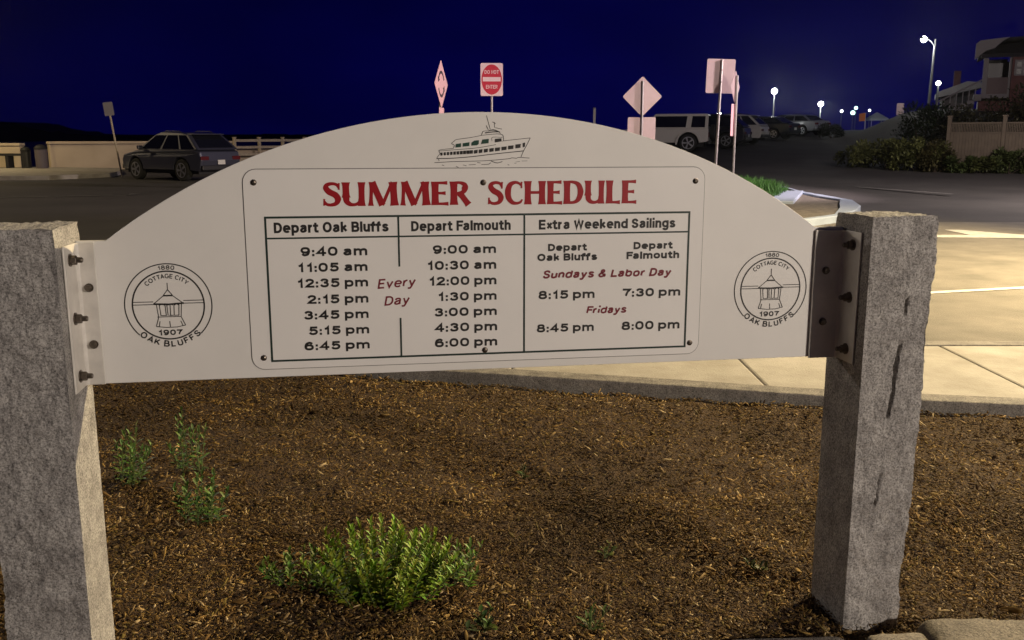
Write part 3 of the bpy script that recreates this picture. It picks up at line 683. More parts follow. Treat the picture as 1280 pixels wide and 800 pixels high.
# round tower emblems
def emblem(pcx, pcy, cw):
    a, z = sgn(pcx, pcy); k = cw                      # k = inner radius in metres
    m = MB()
    ribbon(m, el_pts(a, z, k, k, 0, 360, 64, 2)[:-1], k*.042, -.0007, closed=True)
    ribbon(m, el_pts(a, z, k*1.215, k*1.215, -45, 225, 70, 2), k*.032, -.0007)
    y = -.0006; P = lambda u, v: (a+u*k, z+v*k)
    for seg in ([(-.98,.11),(-.42,.11)],[(-.98,.03),(-.42,.03)],[(.42,.13),(.98,.13)],[(.42,.05),(.98,.05)],
                [(0,.66),(0,.46)],[(0,.46),(-.13,.29)],[(0,.46),(.13,.29)],[(-.13,.28),(-.41,.05)],[(.13,.28),(.41,.05)],
                [(-.34,.03),(-.30,-.33)],[(.36,.03),(.33,-.33)],[(-.26,.02),(-.23,-.31)],[(-.05,.02),(-.03,-.31)],[(.04,.02),(.04,-.31)],[(.15,.02),(.14,-.31)],[(-.10,.02),(-.08,-.31)],[(.29,.02),(.27,-.31)],
                [(-.33,-.34),(.34,-.34)],[(-.23,-.30),(-.08,-.30)],[(.0,-.30),(.12,-.30)],[(.16,-.30),(.28,-.30)],[(-.30,-.35),(-.38,-.62)],[(.33,-.35),(.44,-.60)],[(-.38,-.62),(-.1,-.655),(.2,-.65),(.44,-.60)],
                [(-.27,-.47),(-.30,-.62)],[(.0,-.47),(.01,-.64)],[(.31,-.47),(.36,-.61)],[(-.26,.0),(-.18,.035),(-.10,.0)],[(-.03,.0),(.04,.035),(.12,.0)],[(.16,.0),(.22,.035),(.29,.0)]):
        ZL[0] += 1; ribbon(m, [P(*p) for p in seg], k*.023, y-(ZL[0] % 9)*.00004)
    ribbon(m, [P(-.13,.285), P(.13,.285)], k*.045, -.0011); ribbon(m, [P(-.42,.045), P(0,.03), P(.43,.055)], k*.05, -.0011)
    arc_text(m, '1880', a, z, k*1.045, k*.128, 90, y, w=.19, gap=.15, sx=1.1)
    arc_text(m, 'COTTAGE CITY', a, z, k*.79, k*.135, 91, y, w=.18, gap=.12, sx=1.0)
    arc_text(m, 'OAK BLUFFS', a, z, k*1.045, k*.19, 270, y, w=.20, gap=.22, bottom=True, sx=1.05)
    res, wd = layout('1907', .22, .12)
    for ch, x, gw, st in res:
        for kind, Q in st: put_stroke(m, kind, [Vector((a + (x+p.x-wd/2)*k*.205, z - k*.885 + p.y*k*.16)) for p in Q], .22*k*.18, y)
    o = m.build('tower_emblem', M['ink'], sign); return o
emblem(140+472*140/933, 320+400*120/800+1.5, .0948); emblem(905+400*120/835+.5, 305+392*115/800, .0948)

# brackets with their bolts
for side, a0, zt, zbm in ((-1, aL, sgn(105,303)[1], sgn(115,480)[1]), (1, aR, sgn(1040,287)[1], sgn(1030,446)[1])):
    m = MB(); s = -side
    Lp_, Lf = .105, (sgn(118,303)[0]-aL) if side < 0 else (aR - sgn(1016,330)[0])
    r = .012; prof = []
    for i in range(6):
        q = R(90*i/5); prof.append((r - r*math.sin(q), -r + r*math.cos(q)))      # outer bend
    # L profile in (along, depth): leg on the post then leg on the board
    O = [(0, -.004-Lp_), (0, -.004-r)] + [(r-r*math.cos(R(90*i/5)), -.004-r+r*math.sin(R(90*i/5))) for i in range(1, 6)] + [(Lf, -.004)]
    t = .005
    I = [(Lf, -.004-t), (r, -.004-t), (t, -.004-r), (t, -.004-Lp_)]
    poly = [(a0 + s*p[0], p[1], zbm) for p in O + I]
    m.prism(poly, (0, 0, zt-zbm)); br = m.build('bracket', M['steel'], sign, bevel=.0015)
    pts = [(92,323),(98,397),(106,469)] if side < 0 else [(1066,303),(1059,370),(1053,431)]
    H = zt-zbm
    for i, (fz_) in enumerate((.10, .50, .90)):
        z = zt - H*fz_; b = MB(); x = a0 + s*t
        b.M = Matrix.Translation((x, -.065, z)) @ Matrix.Rotation(s*PI/2, 4, 'Y')
        b.lathe((0,0,0), [(.017,0),(.017,.003)], 18); b.lathe((0,0,.003), [(.0125,0),(.0125,.013),(.011,.015)], 6); b.lathe((0,0,.0181), [(.0075,0),(.0075,.011),(.006,.014)], 10)
        b.build('post_bolt', M['bolt'], br)
    for fz_ in (.31, .71):
        z = zt - H*fz_; b = MB(); b.M = Matrix.Translation((a0 + s*(Lf*.60), -.010, z)) @ Matrix.Rotation(PI/2, 4, 'X')
        b.lathe((0,0,0), [(.012,0),(.012,.002)], 16); b.lathe((0,0,.002), [(.009,0),(.009,.009),(.007,.012)], 6)
        b.build('board_bolt', M['bolt'], br)

# ------------------------------------------------------------------ granite posts
def granite_post(name, label, a0, a1, ztop, rough_in, rough_front, seed, crack=None, flare=0):
    w = a1-a0; y0, y1 = -.155, .06; h = ztop + .10
    bm = bmesh.new(); nx_, ny_, nz_ = 46, 26, 200
    def grid(f, nu, nv):
        vs = [[bm.verts.new(f(i/nu, j/nv)) for i in range(nu+1)] for j in range(nv+1)]
        for j in range(nv):
            for i in range(nu): bm.faces.new((vs[j][i], vs[j][i+1], vs[j+1][i+1], vs[j+1][i]))
    Z = lambda t: -.10 + h*t
    grid(lambda u, v: (a0+w*u, y0, Z(v)), nx_, nz_); grid(lambda u, v: (a1-w*u, y1, Z(v)), nx_, nz_)
    grid(lambda u, v: (a0, y1+(y0-y1)*u, Z(v)), ny_, nz_); grid(lambda u, v: (a1, y0+(y1-y0)*u, Z(v)), ny_, nz_)
    grid(lambda u, v: (a0+w*u, y0+(y1-y0)*v, ztop), nx_, ny_)
    bmesh.ops.remove_doubles(bm, verts=bm.verts, dist=1e-4); bmesh.ops.recalc_face_normals(bm, faces=bm.faces)
    bm.normal_update(); inner = a1 if a0 < 0 else a0
    disp = []
    for v in bm.verts:
        p = v.co; q = p*1.0 + Vector((seed, 0, 0)); n = v.normal
        big = noise.noise(q*5)*.65 + noise.noise(q*15)*.30 + noise.noise(q*37)*.34 + noise.noise(q*85)*.34
        onin = max(0, 1-abs(p.x-inner)/.012)
        d = rough_front*big
        if onin > 0: d = d*(1-onin) + rough_in*big*onin
        if abs(p.x-inner) < .02 and -.14 < p.y < .03 and 0: d = 0
        top = sm(ztop-.05, ztop, p.z); d -= top*.004
        if p.z > ztop-.002: d = .011*big - .003
        if crack and p.y < y0+.03:
            for (c0, c1, cw, dep) in crack:
                t = (p.z-c0[1])/(c1[1]-c0[1])
                if -.05 < t < 1.05:
                    xc = c0[0]+(c1[0]-c0[0])*t + .007*noise.noise((p.z*10, seed, 0)); k = abs(p.x-xc)/(cw*(.6+.6*noise.noise((p.z*11, 9, 0))**2))
                    d -= dep*max(0, 1-k)*1.25*sm(-.05, .1, t)*(1-sm(.9, 1.05, t))
        disp.append((v, n*d))
    for v, d in disp:
        v.co += d; v.co.x += flare*max(0, v.co.z/ztop)*(v.co.x-inner)/(w if inner == a0 else -w)*(1 if inner == a0 else -1)
    me = bpy.data.meshes.new(name); bm.to_mesh(me); bm.free(); me.materials.append(M['granite'])
    for p in me.polygons: p.use_smooth = True
    o = bpy.data.objects.new(name, me); C.objects.link(o); o.location = (SX, SY, 0); o.rotation_euler = (0, 0, YAW)
    try: me.set_sharp_from_angle(angle=R(50))
    except Exception: pass
    return tag(o, label, 'post', 'granite posts carrying the notice board')
zpl, zpr = at(80, 286, 2.35).z, at(1118, 274, 2.75).z
pw = .205
granite_post('granite_post', 'grey granite post at the left end of the schedule board', aL-.215, aL-.0012, zpl, .0016, .0115, 3.1)
granite_post('granite_post', 'rough granite post with dark cracks at the right end of the board', aR+.0012, aR+.0012+.185, zpr+.012, .0014, .0105, 11.7,
   flare=.024, crack=[((aR+.092, .70), (aR+.110, .93), .0088, .021), ((aR+.112, 1.01), (aR+.119, 1.07), .007, .012), ((aR+.074, .42), (aR+.082, .53), .007, .008)])

# stones of the low wall in front
def rock(name, c, d, rz, label, seed):
    bm = bmesh.new(); bmesh.ops.create_cube(bm, size=1); bmesh.ops.subdivide_edges(bm, edges=bm.edges, cuts=12, use_grid_fill=True)
    for v in bm.verts:
        p = v.co*2; r = (abs(p.x)**6 + abs(p.y)**6 + abs(p.z)**6)**(1/6); p = p/r
        q = p*1.3 + Vector((seed, 0, 0)); k = 1 + .10*noise.noise(q) + .06*noise.noise(q*3) + .03*noise.noise(q*8)
        v.co = Vector((p.x*d[0]/2*k, p.y*d[1]/2*k, p.z*d[2]/2*(.9+.1*k)))
    me = bpy.data.meshes.new(name); bm.to_mesh(me); bm.free(); me.materials.append(M['stone']); me.shade_smooth()
    o = bpy.data.objects.new(name, me); C.objects.link(o); o.location = c; o.rotation_euler = (0, 0, rz)
    return tag(o, label, 'stone', 'rough stones edging the bed')
for px, py, d, rz, lab, sd in ((1228,790,(.42,.26,.20),-.03,'large pale rough stone at the foot of the right granite post, in the corner',2.0),
                               (1122,799,(.20,.20,.15),.1,'small rough stone just left of the large corner stone, under the right post',5.5),
                               (975,801,(.42,.16,.13),.08,'flat grey stone at the bottom edge, left of the right post',9.1)):
    p = gnd(px, py, .05); rock('edging_stone', (p.x, p.y-d[1]*.42, .0), d, rz, lab, sd)

# ------------------------------------------------------------------ plants of the bed
def leaf_mesh(name, specs, mat, parent):
    """specs: list of (base, direction, up, length, width, colour); each leaf a folded lens of 4 quads"""
    V = []; F = []; T = []
    for b, d, u, L, W, c in specs:
        d = d.normalized(); s = d.cross(u); s = s.normalized() if s.length > 1e-6 else Vector((1,0,0)); n = s.cross(d)
        o = len(V); f = W*.25
        pts = [b, b+d*L*.3+s*W*.42+n*f, b+d*L*.3+n*L*.02, b+d*L*.3-s*W*.42+n*f, b+d*L*.68+s*W*.5+n*(f*.8), b+d*L*.68-n*L*.0, b+d*L*.68-s*W*.5+n*(f*.8), b+d*L-n*L*.10]
        V += [tuple(p) for p in pts]; F += [(o,o+2,o+1,o+1),(o,o+3,o+2,o+2),(o+1,o+2,o+5,o+4),(o+2,o+3,o+6,o+5),(o+4,o+5,o+7,o+7),(o+5,o+6,o+7,o+7)]
        T += [tuple(c)]*8
    me = bpy.data.meshes.new(name); me.from_pydata(V, [], [f if f[2] != f[3] else f[:3] for f in F])
    a = me.attributes.new('tint', 'FLOAT_COLOR', 'POINT'); a.data.foreach_set('color', np.concatenate([np.array(T), np.ones((len(T), 1))], 1).astype(np.float32).ravel())
    me.materials.append(mat); o = bpy.data.objects.new(name, me); C.objects.link(o); o.parent = parent; me.shade_smooth()
    return o
def herb(loc, label, nst, ht, spread, ll, lw, col, seed, group='low green weeds in the mulch', dens=16):
    g = random.Random(seed); root = empty('weed_plant', loc, 0, label, 'plant', group)
    sm_ = MB(); sp = []
    for i in range(nst):
        a = g.uniform(0, 6.28); r = spread*math.sqrt(g.random()); bx = Vector((math.cos(a)*r*.75, math.sin(a)*r*.5, -.01))*(.04 if nst <= 6 else 1); bx.z = -.01
        h = ht*(1-.45*(r/spread)**2)*g.uniform(.7, 1.1); lean = Vector((math.cos(a)*r*.5+g.gauss(0,.02), math.sin(a)*r*.35+g.gauss(0,.02), h))
        P = [bx, bx+lean*.5+Vector((0,0,h*.06)), bx+lean]; sm_.tube(P, [.0028,.0022,.0012], 5, False)
        nl = int(dens*g.uniform(.8, 1.2))
        for k in range(nl):
            t = (k+.6)/nl; p = P[0].lerp(P[1], t*2) if t < .5 else P[1].lerp(P[2], t*2-1)
            q = k*2.4 + g.uniform(-.4, .4); el_ = .35 + .95*t*t
            d = Vector((math.cos(q)*math.cos(el_), math.sin(q)*math.cos(el_), math.sin(el_)))
            s = (1-.35*t)*g.uniform(.7, 1.15); c = [x*g.uniform(.75, 1.25)*(1+.25*t) for x in col]
            sp.append((p, d, Vector((0,0,1)), ll*s, lw*s, c))
    sm_.build('stem', M['stem'], root); leaf_mesh('foliage', sp, M['leaf'], root); return root
GC = (.175, .25, .020); GD = (.10, .17, .022)
p = gnd(478, 742, .03); herb(p, 'largest bushy green plant in the mulch, below the board', 64, .255, .225, .044, .0135, GC, 1, dens=38)
p = gnd(386, 728, .03); herb(p, 'low leafy plant touching the left side of the largest bush', 22, .13, .16, .042, .014, GD, 2, dens=14)
p = gnd(562, 728, .03); herb(p, 'small leafy plant touching the right side of the largest bush', 18, .15, .13, .042, .014, GD, 3, dens=14)
p = gnd(155, 604, .03); herb(p, 'pale green weed beside the left granite post', 11, .29, .11, .052, .017, (.095,.16,.035), 4, dens=18)
p = gnd(240, 588, .03); herb(p, 'thin weed standing right of the weed beside the left post, farther from viewer', 8, .31, .07, .052, .016, (.095,.16,.035), 5, dens=18)
p = gnd(246, 648, .03); herb(p, 'spreading weed nearer than the thin one, left of the largest bush', 12, .22, .11, .050, .02, (.085,.15,.03), 6, dens=14)
p = gnd(756, 694, .03); herb(p, 'tiny yellow green sprout in the mulch at the middle right', 5, .05, .05, .035, .012, (.13,.15,.03), 7, dens=6)
p = gnd(738, 788, .03); herb(p, 'small grassy sprout near the bottom edge, right of the largest bush', 5, .09, .06, .06, .012, (.09,.13,.03), 8, dens=6)
p = gnd(606, 786, .03); herb(p, 'small leafy sprout at the bottom edge below the largest bush', 6, .06, .08, .045, .025, (.08,.12,.03), 9, dens=5)
p = gnd(655, 596, .03); herb(p, 'faint small sprout midway between the largest bush and the kerb', 4, .06, .05, .04, .012, (.09,.11,.035), 10, dens=6)
p = gnd(948, 712, .03); herb(p, 'small sprout left of the right granite post', 5, .05, .06, .04, .014, (.09,.11,.03), 11, dens=6)

# ------------------------------------------------------------------ shrubs and bank plants
def shrub(name, loc, dims, label, group, seed, n=1500, ls=.10, col=(.055,.075,.024), clumps=16, rz=0):
    g = random.Random(seed); root = empty(name, loc, rz, label, 'shrub', group); W, D, H = dims
    cl = []
    for i in range(clumps):
        a = g.uniform(0, 6.28); r = math.sqrt(g.random()); z = g.uniform(.12, .9)
        k = math.sqrt(max(.05, 1-(z-.35)**2*1.6))
        cl.append((Vector((math.cos(a)*r*W*.42*k, math.sin(a)*r*D*.42*k, z*H)), g.uniform(.10, .24)*min(W, H)*1.1, g.uniform(.65, 1.35)))
    tk = MB()
    for c, r, s in cl[:10]: tk.tube([Vector((c.x*.15, c.y*.15, -.05)), Vector((c.x*.5, c.y*.5, c.z*.45)), c], [.03*H/1.5, .02*H/1.5, .008], 5, False)
    sp = []
    for i in range(n):
        c, r, s = cl[g.randrange(clumps)]; d = Vector((g.gauss(0,1), g.gauss(0,1), g.gauss(0,1))).normalized()
        p = c + d*r*(.55+.6*g.random()); p.z = max(.02, p.z)
        dd = (d + Vector((g.gauss(0,.5), g.gauss(0,.5), .3+g.gauss(0,.4))))
        k = s*g.uniform(.7, 1.3); sp.append((p, dd, Vector((g.gauss(0,.3), g.gauss(0,.3), 1)), ls*g.uniform(.7,1.5), ls*g.uniform(.4,.7), [col[0]*k, col[1]*k, col[2]*k]))
    tk.build('stem', M['twig'], root); leaf_mesh('foliage', sp, M['leaf'], root); return root
def G(px, Y): p = at(px, 200, Y); return Vector((p.x, Y, ter(p.x, Y)))
GB = 'shrubs along the roadside bank'
for i, (px, Y, W, H, col, lab) in enumerate((
    (1088, 38, 3.4, .95, (.13,.14,.045), 'low olive shrub at the left end of the roadside bank'),
    (1112, 36.5, 3.2, 1.05, (.13,.14,.045), 'dull green shrub second from the left end of the roadside bank'),
    (1146, 35.5, 2.4, 1.15, (.10,.11,.032), 'leafy shrub in front of the tall dark bush, left of the fence'),
    (1172, 35.0, 1.3, 1.1, (.065,.058,.022), 'brownish shrub against the left fence post'),
    (1200, 34.6, 1.4, .50, (.05,.07,.02), 'low shrub at the foot of the fence, leftmost under the boards'),
    (1230, 34.4, 1.3, .52, (.06,.07,.02), 'low leafy shrub at the foot of the fence, middle of the boards'),
    (1262, 34.2, 1.5, .75, (.055,.072,.022), 'taller shrub covering the fence foot near the right edge'),
    (1296, 34.2, 1.5, .8, (.05,.06,.022), 'shrub cut by the right edge of the picture under the fence'))):
    p = G(px, Y); shrub('roadside_shrub', p, (W, W*.8, H), lab, GB, 30+i, n=2400, ls=.12, col=col)
p = G(1150, 43); shrub('dark_bush', p, (2.8, 2.2, 2.3), 'tall dark bush left of the fence below the street lamp', GB, 50, n=3200, ls=.14, col=(.02,.032,.014), clumps=22)
p = G(1215, 41); shrub('dark_bush', p, (2.8, 1.8, 2.3), 'dark hedge plant rising behind the left half of the fence', GB, 51, n=2600, ls=.14, col=(.035,.034,.017), clumps=22)
p = G(1268, 41); shrub('dark_bush', p, (3.0, 1.8, 2.9), 'dark hedge plant rising behind the right half of the fence', GB, 52, n=2800, ls=.14, col=(.035,.034,.015), clumps=24)
p = G(1040, 62); shrub('dark_bush', p, (2.4, 2, .9), 'low black bush at the roadside below the farthest cars', GB, 53, n=1800, ls=.14, col=(.02,.025,.014), clumps=12)

# ------------------------------------------------------------------ fence
f0, f1 = at(1184, 190, 36.2), at(1330, 190, 33.2)
fr = empty('board_fence', (f0.x, f0.y, ter(f0.x, f0.y)), math.atan2(f1.y-f0.y, f1.x-f0.x), 'tan board fence with a slatted top strip at the right edge', 'fence')
LF = (f1-f0).length; sp_ = LF/2.03
for i in range(3):
    m = MB(); m.box((i*sp_, 0, .98), (.12, .12, 2.0)); m.box((i*sp_, 0, 1.995), (.16, .16, .05)); m.build('post', M['fence'], fr, bevel=.008)
for i in range(2):
    x0 = i*sp_+.07; x1 = (i+1)*sp_-.07; nb = 16; w = (x1-x0)/nb
    m = MB()
    for k in range(nb): m.box((x0+w*(k+.5), .004*(k % 2), .74), (w-.008, .022, 1.24))
    m.build('board_panel', M['fence'], fr)
    m = MB()
    for k in range(nb*2): m.box((x0+w*.5*(k+.5), 0, 1.565), (.028, .02, .30))
    m.build('slat_strip', M['fence'], fr)
    for z in (.10, 1.385, 1.74):
        m = MB(); m.box(((x0+x1)/2, 0, z), (x1-x0, .05, .055)); m.build('rail', M['fence'], fr, bevel=.006)

# ------------------------------------------------------------------ sea wall, railing, bins on the left
def wall(px0, px1, Y0, Y1, ytop, name, label, ybase=None, mat_=None):
    a, b = at(px0, ytop, Y0), at(px1, ytop, Y1); d = Vector((b.x-a.x, b.y-a.y, 0)); L = d.length; rz = math.atan2(d.y, d.x)
    r = empty(name, (a.x, a.y, 0), rz, label, 'wall'); h = (a.z+b.z)/2
    m = MB(); m.box((L/2, .2, (h-.12)/2-.05), (L, .40, h-.02)); m.build('wall_body', mat_ or M['wallcon'], r, bevel=.02)
    m = MB(); m.box((L/2, .2, h-.04), (L+.06, .50, .12)); m.build('coping', mat_ or M['wallcon'], r, bevel=.02); return r
wall(61, 292, 43.2, 48.5, 177.0, 'sea_wall', 'long pale concrete sea wall behind the parked grey blue car')
r = wall(-40, 24, 43.0, 43.0, 179.5, 'sea_wall', 'short pale concrete wall at the left edge with a dark recess below')
a = at(-40, 194, 41.5); b = at(25, 194, 41.5)
tr = empty('trestle_bench', ((a.x+b.x)/2, 42.1, .1), 0, 'dark low bench against the short wall at the left edge', 'bench')
L = b.x-a.x; m = MB(); m.box((0, 0, .62), (L, .5, .1)); m.build('seat', M['dark'], tr); 
for s in (-1, -.33, .33, 1):
    m = MB(); m.box((s*(L/2-.1), 0, .27), (.14, .46, .6)); m.build('leg', M['dark'], tr)
def litter_bin(px, Y, w, h, label, mt, z0=.12):
    p = at(px, 200, Y); r = empty('litter_bin', (p.x, Y, z0), 0, label, 'bin')
    m = MB(); m.lathe((0,0,0), [(w*.42,0),(w*.46,.04),(w*.5,h*.78),(w*.48,h*.80)], 16); m.build('bin_body', mt, r, smooth=False)
    m = MB(); m.lathe((0,0,h*.801), [(w*.53,0),(w*.53,.05),(w*.40,h*.14),(w*.10,h*.199)], 16); m.build('lid', M['dark'], r); return r
litter_bin(52, 41.6, .52, 1.05, 'purplish grey litter bin beside the end of the long sea wall', M['bin'])
litter_bin(33, 42.0, .40, .95, 'darker litter bin left of the purplish grey one', M['trim'])
# timber railing continuing the wall
def railing(pxs, Y0, Y1, label):
    a, b = at(pxs[0], 178, Y0), at(pxs[-1], 175, Y1); d = Vector((b.x-a.x, b.y-a.y, 0)); L = d.length
    r = empty('timber_railing', (a.x, a.y, -.02), math.atan2(d.y, d.x), label, 'railing'); n = len(pxs)
    for i in range(n):
        m = MB(); m.box((L*i/(n-1), 0, .72), (.13, .13, 1.46)); m.box((L*i/(n-1), 0, 1.47), (.16, .16, .05)); m.build('post', M['timber'], r, bevel=.01)
    for z in (.62, .98, 1.32):
        m = MB(); m.box((L/2, -.09, z), (L, .045, .13)); m.build('rail', M['timber'], r, bevel=.01)
    return r
railing((293, 311, 341, 372, 402, 432), 48.4, 55.5, 'tan timber post and rail fence right of the grey blue car')
lw = MB(); a, b = at(285, 200, 49.0), at(440, 200, 57.0); d = (b-a); 
w = empty('low_wall', (a.x, a.y, 0), math.atan2(d.y, d.x), 'low pale wall behind the timber railing', 'wall'); L = math.hypot(d.x, d.y)
m = MB(); m.box((L/2, 0, .35), (L, .35, .85)); m.build('wall_body', M['wallcon'], w, bevel=.02)
m = MB(); m.box((L/2, 0, .80), (L+.05, .45, .08)); m.build('coping', M['wallcon'], w, bevel=.02)

# ------------------------------------------------------------------ road signs
def pole_mb(h, r=.03): m = MB(); m.tube([(0,0,-.1),(0,0,h)], r, 8); return m
def rplate(mb, w, h, r, cz, y=-.04, t=.004):
    mb.prism(rrect(-w/2, w/2, cz-h/2, cz+h/2, r, y), (0, t, 0))
def dplate(mb, s, cz, y=-.04, t=.004, r=.04):
    P = []
    for k in range(4):
        a = PI/2*k; c = Vector((math.cos(a), math.sin(a)))*(s-r*1.2)
        for i in range(5): q = a - PI/4 + PI/2*i/4; P.append((c.x+r*math.cos(q), y, cz+c.y+r*math.sin(q)))
    mb.prism(P, (0, t, 0))
def road_sign(px, Y, rz, label, name='road_sign', lean=0):
    p = at(px, 200, Y); z = ter(p.x, Y); r = empty(name, (p.x, Y, z), rz, label, 'sign'); r.rotation_euler[1] = lean; return r, z
def zat(px, py, Y): return at(px, py, Y).z
# DO NOT ENTER
Y = 27.5; r, z = road_sign(615, Y, .06, 'white square sign with a red disc reading DO NOT ENTER on a pole')
zt, zb_ = zat(615, 79, Y)-z, zat(615, 120, Y)-z; h = zt-zb_; w = 27*Y/FPX; cz = (zt+zb_)/2
pole_mb(zt-.05).build('pole', M['pole'], r)
m = MB(); rplate(m, w, h, .04, cz); pl = m.build('sign_plate', M['sign_white'], r)
m = MB(); m.add([(x*.46*w, -.0412, cz+zz*.46*h) for x, zz in [(math.cos(2*PI*i/40), math.sin(2*PI*i/40)) for i in range(40)]], [tuple(range(40))]); m.build('red_disc', M['sign_red'], pl)
m = MB(); m.add([(-.40*w,-.0424,cz-.055*h),(.40*w,-.0424,cz-.055*h),(.40*w,-.0424,cz+.075*h),(-.40*w,-.0424,cz+.075*h)], [(0,1,2,3)]); m.build('white_bar', M['sign_white'], pl)
def plate_text(txt, width, ht, cz, y, mt, par, name='lettering', wt=.2, cx=0):
    mb = MB(); res, wd = layout(txt, wt, .14, .35); k = width/wd
    for ch, x, gw, st in res:
        for kind, Q in st: put_stroke(mb, kind, [Vector((cx + (x+q.x-wd/2)*k, cz+(q.y-.5)*ht)) for q in Q], wt*min(k, ht), y)
    return mb.build(name, mt, par)
plate_text('DO NOT', w*.64, h*.12, cz+.23*h, -.0426, M['sign_white'], pl); plate_text('ENTER', w*.52, h*.12, cz-.22*h, -.0426, M['sign_white'], pl)
# warning diamond seen almost edge-on
Y = 26.5; r, z = road_sign(551, Y, R(78), 'narrow pink diamond warning sign with a dark loop arrow, seen nearly edge-on')
zt, zb_ = zat(551, 75, Y)-z, zat(551, 135, Y)-z; cz = (zt+zb_)/2; s = (zt-zb_)/2
pole_mb(zt-.3).build('pole', M['pole'], r)
m = MB(); dplate(m, s, cz, -.045, .006); pl = m.build('sign_plate', M['sign_pink'], r)
m = MB()
for a0, a1 in ((20, 150), (200, 330)):
    P = el_pts(0, cz, s*.42, s*.50, a0, a1, 16, 2); ribbon(m, P, s*.12, -.0465)
    e_, t_2 = P[-1], (P[-1]-P[-2]).normalized(); n2 = Vector((-t_2.y, t_2.x))
    q = [e_+n2*s*.16, e_+t_2*s*.22, e_-n2*s*.16]; m.add([(v.x, -.0468, v.y) for v in q], [(0,1,2)])
m.build('loop_arrow', M['sign_ink'], pl)
m = MB(); rplate(m, .46, .16, .02, zb_-.07, -.043); pl2 = m.build('plaque', M['sign_pink'], r)
# back of a warning diamond, smaller plate below
Y = 26.0; r, z = road_sign(801, Y, R(-3), 'bare metal back of a diamond sign over a square plate, left of the jeep')
zt, zb_ = zat(801, 95.5, Y)-z, zat(801, 145.5, Y)-z; cz = (zt+zb_)/2; s = (zt-zb_)/2
pole_mb(zt-.12, .035).build('pole', M['pole'], r)
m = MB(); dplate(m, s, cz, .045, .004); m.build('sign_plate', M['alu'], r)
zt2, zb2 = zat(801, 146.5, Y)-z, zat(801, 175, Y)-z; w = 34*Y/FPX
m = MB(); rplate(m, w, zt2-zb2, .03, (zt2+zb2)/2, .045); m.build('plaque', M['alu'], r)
# back of a square regulatory sign
Y = 24.7; r, z = road_sign(894, Y, R(4), 'bare metal back of an upright rectangular sign on the tallest near pole', lean=R(1.2))
zt, zb_ = zat(896, 73.5, Y)-z, zat(896, 116.5, Y)-z; w = 35*Y/FPX
pole_mb(zt-.02, .035).build('pole', M['pole'], r)
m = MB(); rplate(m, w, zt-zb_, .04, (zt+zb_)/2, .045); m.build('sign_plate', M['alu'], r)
for dz in (.15, -.15):
    m = MB(); m.box((0, -.036, (zt+zb_)/2+dz), (.03, .012, .03)); m.build('bolt', M['bolt'], r)
# two plates seen edge-on on one pole
Y = 23.8; r, z = road_sign(917, Y, R(61), 'pole with two sign plates turned edge-on, right of the tallest near pole', lean=0)
zt = zat(917, 89, Y)-z; zm_ = zat(917, 128, Y)-z; zb_ = zat(917, 172, Y)-z
pole_mb(zt-.1, .032).build('pole', M['pole'], r)
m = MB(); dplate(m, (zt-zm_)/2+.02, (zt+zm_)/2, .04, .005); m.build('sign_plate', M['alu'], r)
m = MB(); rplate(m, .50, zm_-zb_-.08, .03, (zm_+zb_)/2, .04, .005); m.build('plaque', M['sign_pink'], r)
# leaning parking sign by the sea wall, thin marker post, far plate
Y = 37.0; p = gnd(183, 213, .12); r = empty('road_sign', (p.x+.05, Y, -.02), 0, 'small pale rectangular sign on a leaning post beside the grey blue car', 'sign'); r.rotation_euler = (0, R(-6.5), .1)
zt, zb_ = zat(174, 127, Y), zat(174, 143, Y)
pole_mb(zt, .035).build('pole', M['timber'], r)
m = MB(); rplate(m, .36, zt-zb_+.03, .03, (zt+zb_)/2); m.build('sign_plate', M['housetrim'], r)
Y = 52; p = G(742, Y); r = empty('marker_post', p, 0, 'thin pale post standing above the arch of the board', 'post')
h = zat(742, 136, Y)-p.z; m = MB(); m.box((0,0,h/2), (.13,.13,h)); m.build('shaft', M['pole'], r); m = MB(); m.lathe((0,0,h), [(.085,0),(.085,.05),(.03,.09)], 8); m.build('cap', M['pole'], r)
Y = 62; r, z = road_sign(1120, Y, 0, 'small grey sign plate beyond the bank, left of the street lamp pole')
zt, zb_ = zat(1120, 129, Y)-z, zat(1120, 144, Y)-z; pole_mb(zt-.03).build('pole', M['pole'], r); m = MB(); rplate(m, .47, zt-zb_, .05, (zt+zb_)/2); m.build('sign_plate', M['alu'], r)

# ------------------------------------------------------------------ vehicles
def wheel(par, x, y, r, w, side, spokes=5):
    m = MB(); m.M = Matrix.Translation((x, y, r)) @ Matrix.Rotation(PI/2, 4, 'X')
    m.lathe((0,0,0), [(r*.66,-w/2),(r*.93,-w/2),(r,-w*.36),(r,w*.36),(r*.93,w/2),(r*.66,w/2)], 28); t = m.build('wheel', M['tyre'], par)
    m = MB(); f = Matrix.Translation((x, y+side*(w*.40), r)) @ Matrix.Rotation(-side*PI/2, 4, 'X'); m.M = f
    m.lathe((0,0,0), [(r*.68,0),(r*.68,w*.12),(r*.60,w*.12),(r*.57,w*.02)], 28)
    for k in range(spokes):
        a = 2*PI*k/spokes
        for da in (-.16, .16):
            c = Vector((math.cos(a+da*.6), math.sin(a+da*.6), 0)); m.box(c*r*.34 + Vector((0,0,w*.08)), (r*.54, r*.10, w*.10), a+da*.6)
    m.lathe((0,0,w*.05), [(r*.14,0),(r*.14,w*.1),(r*.06,w*.12)], 12); m.build('rim', M['rim'], t)
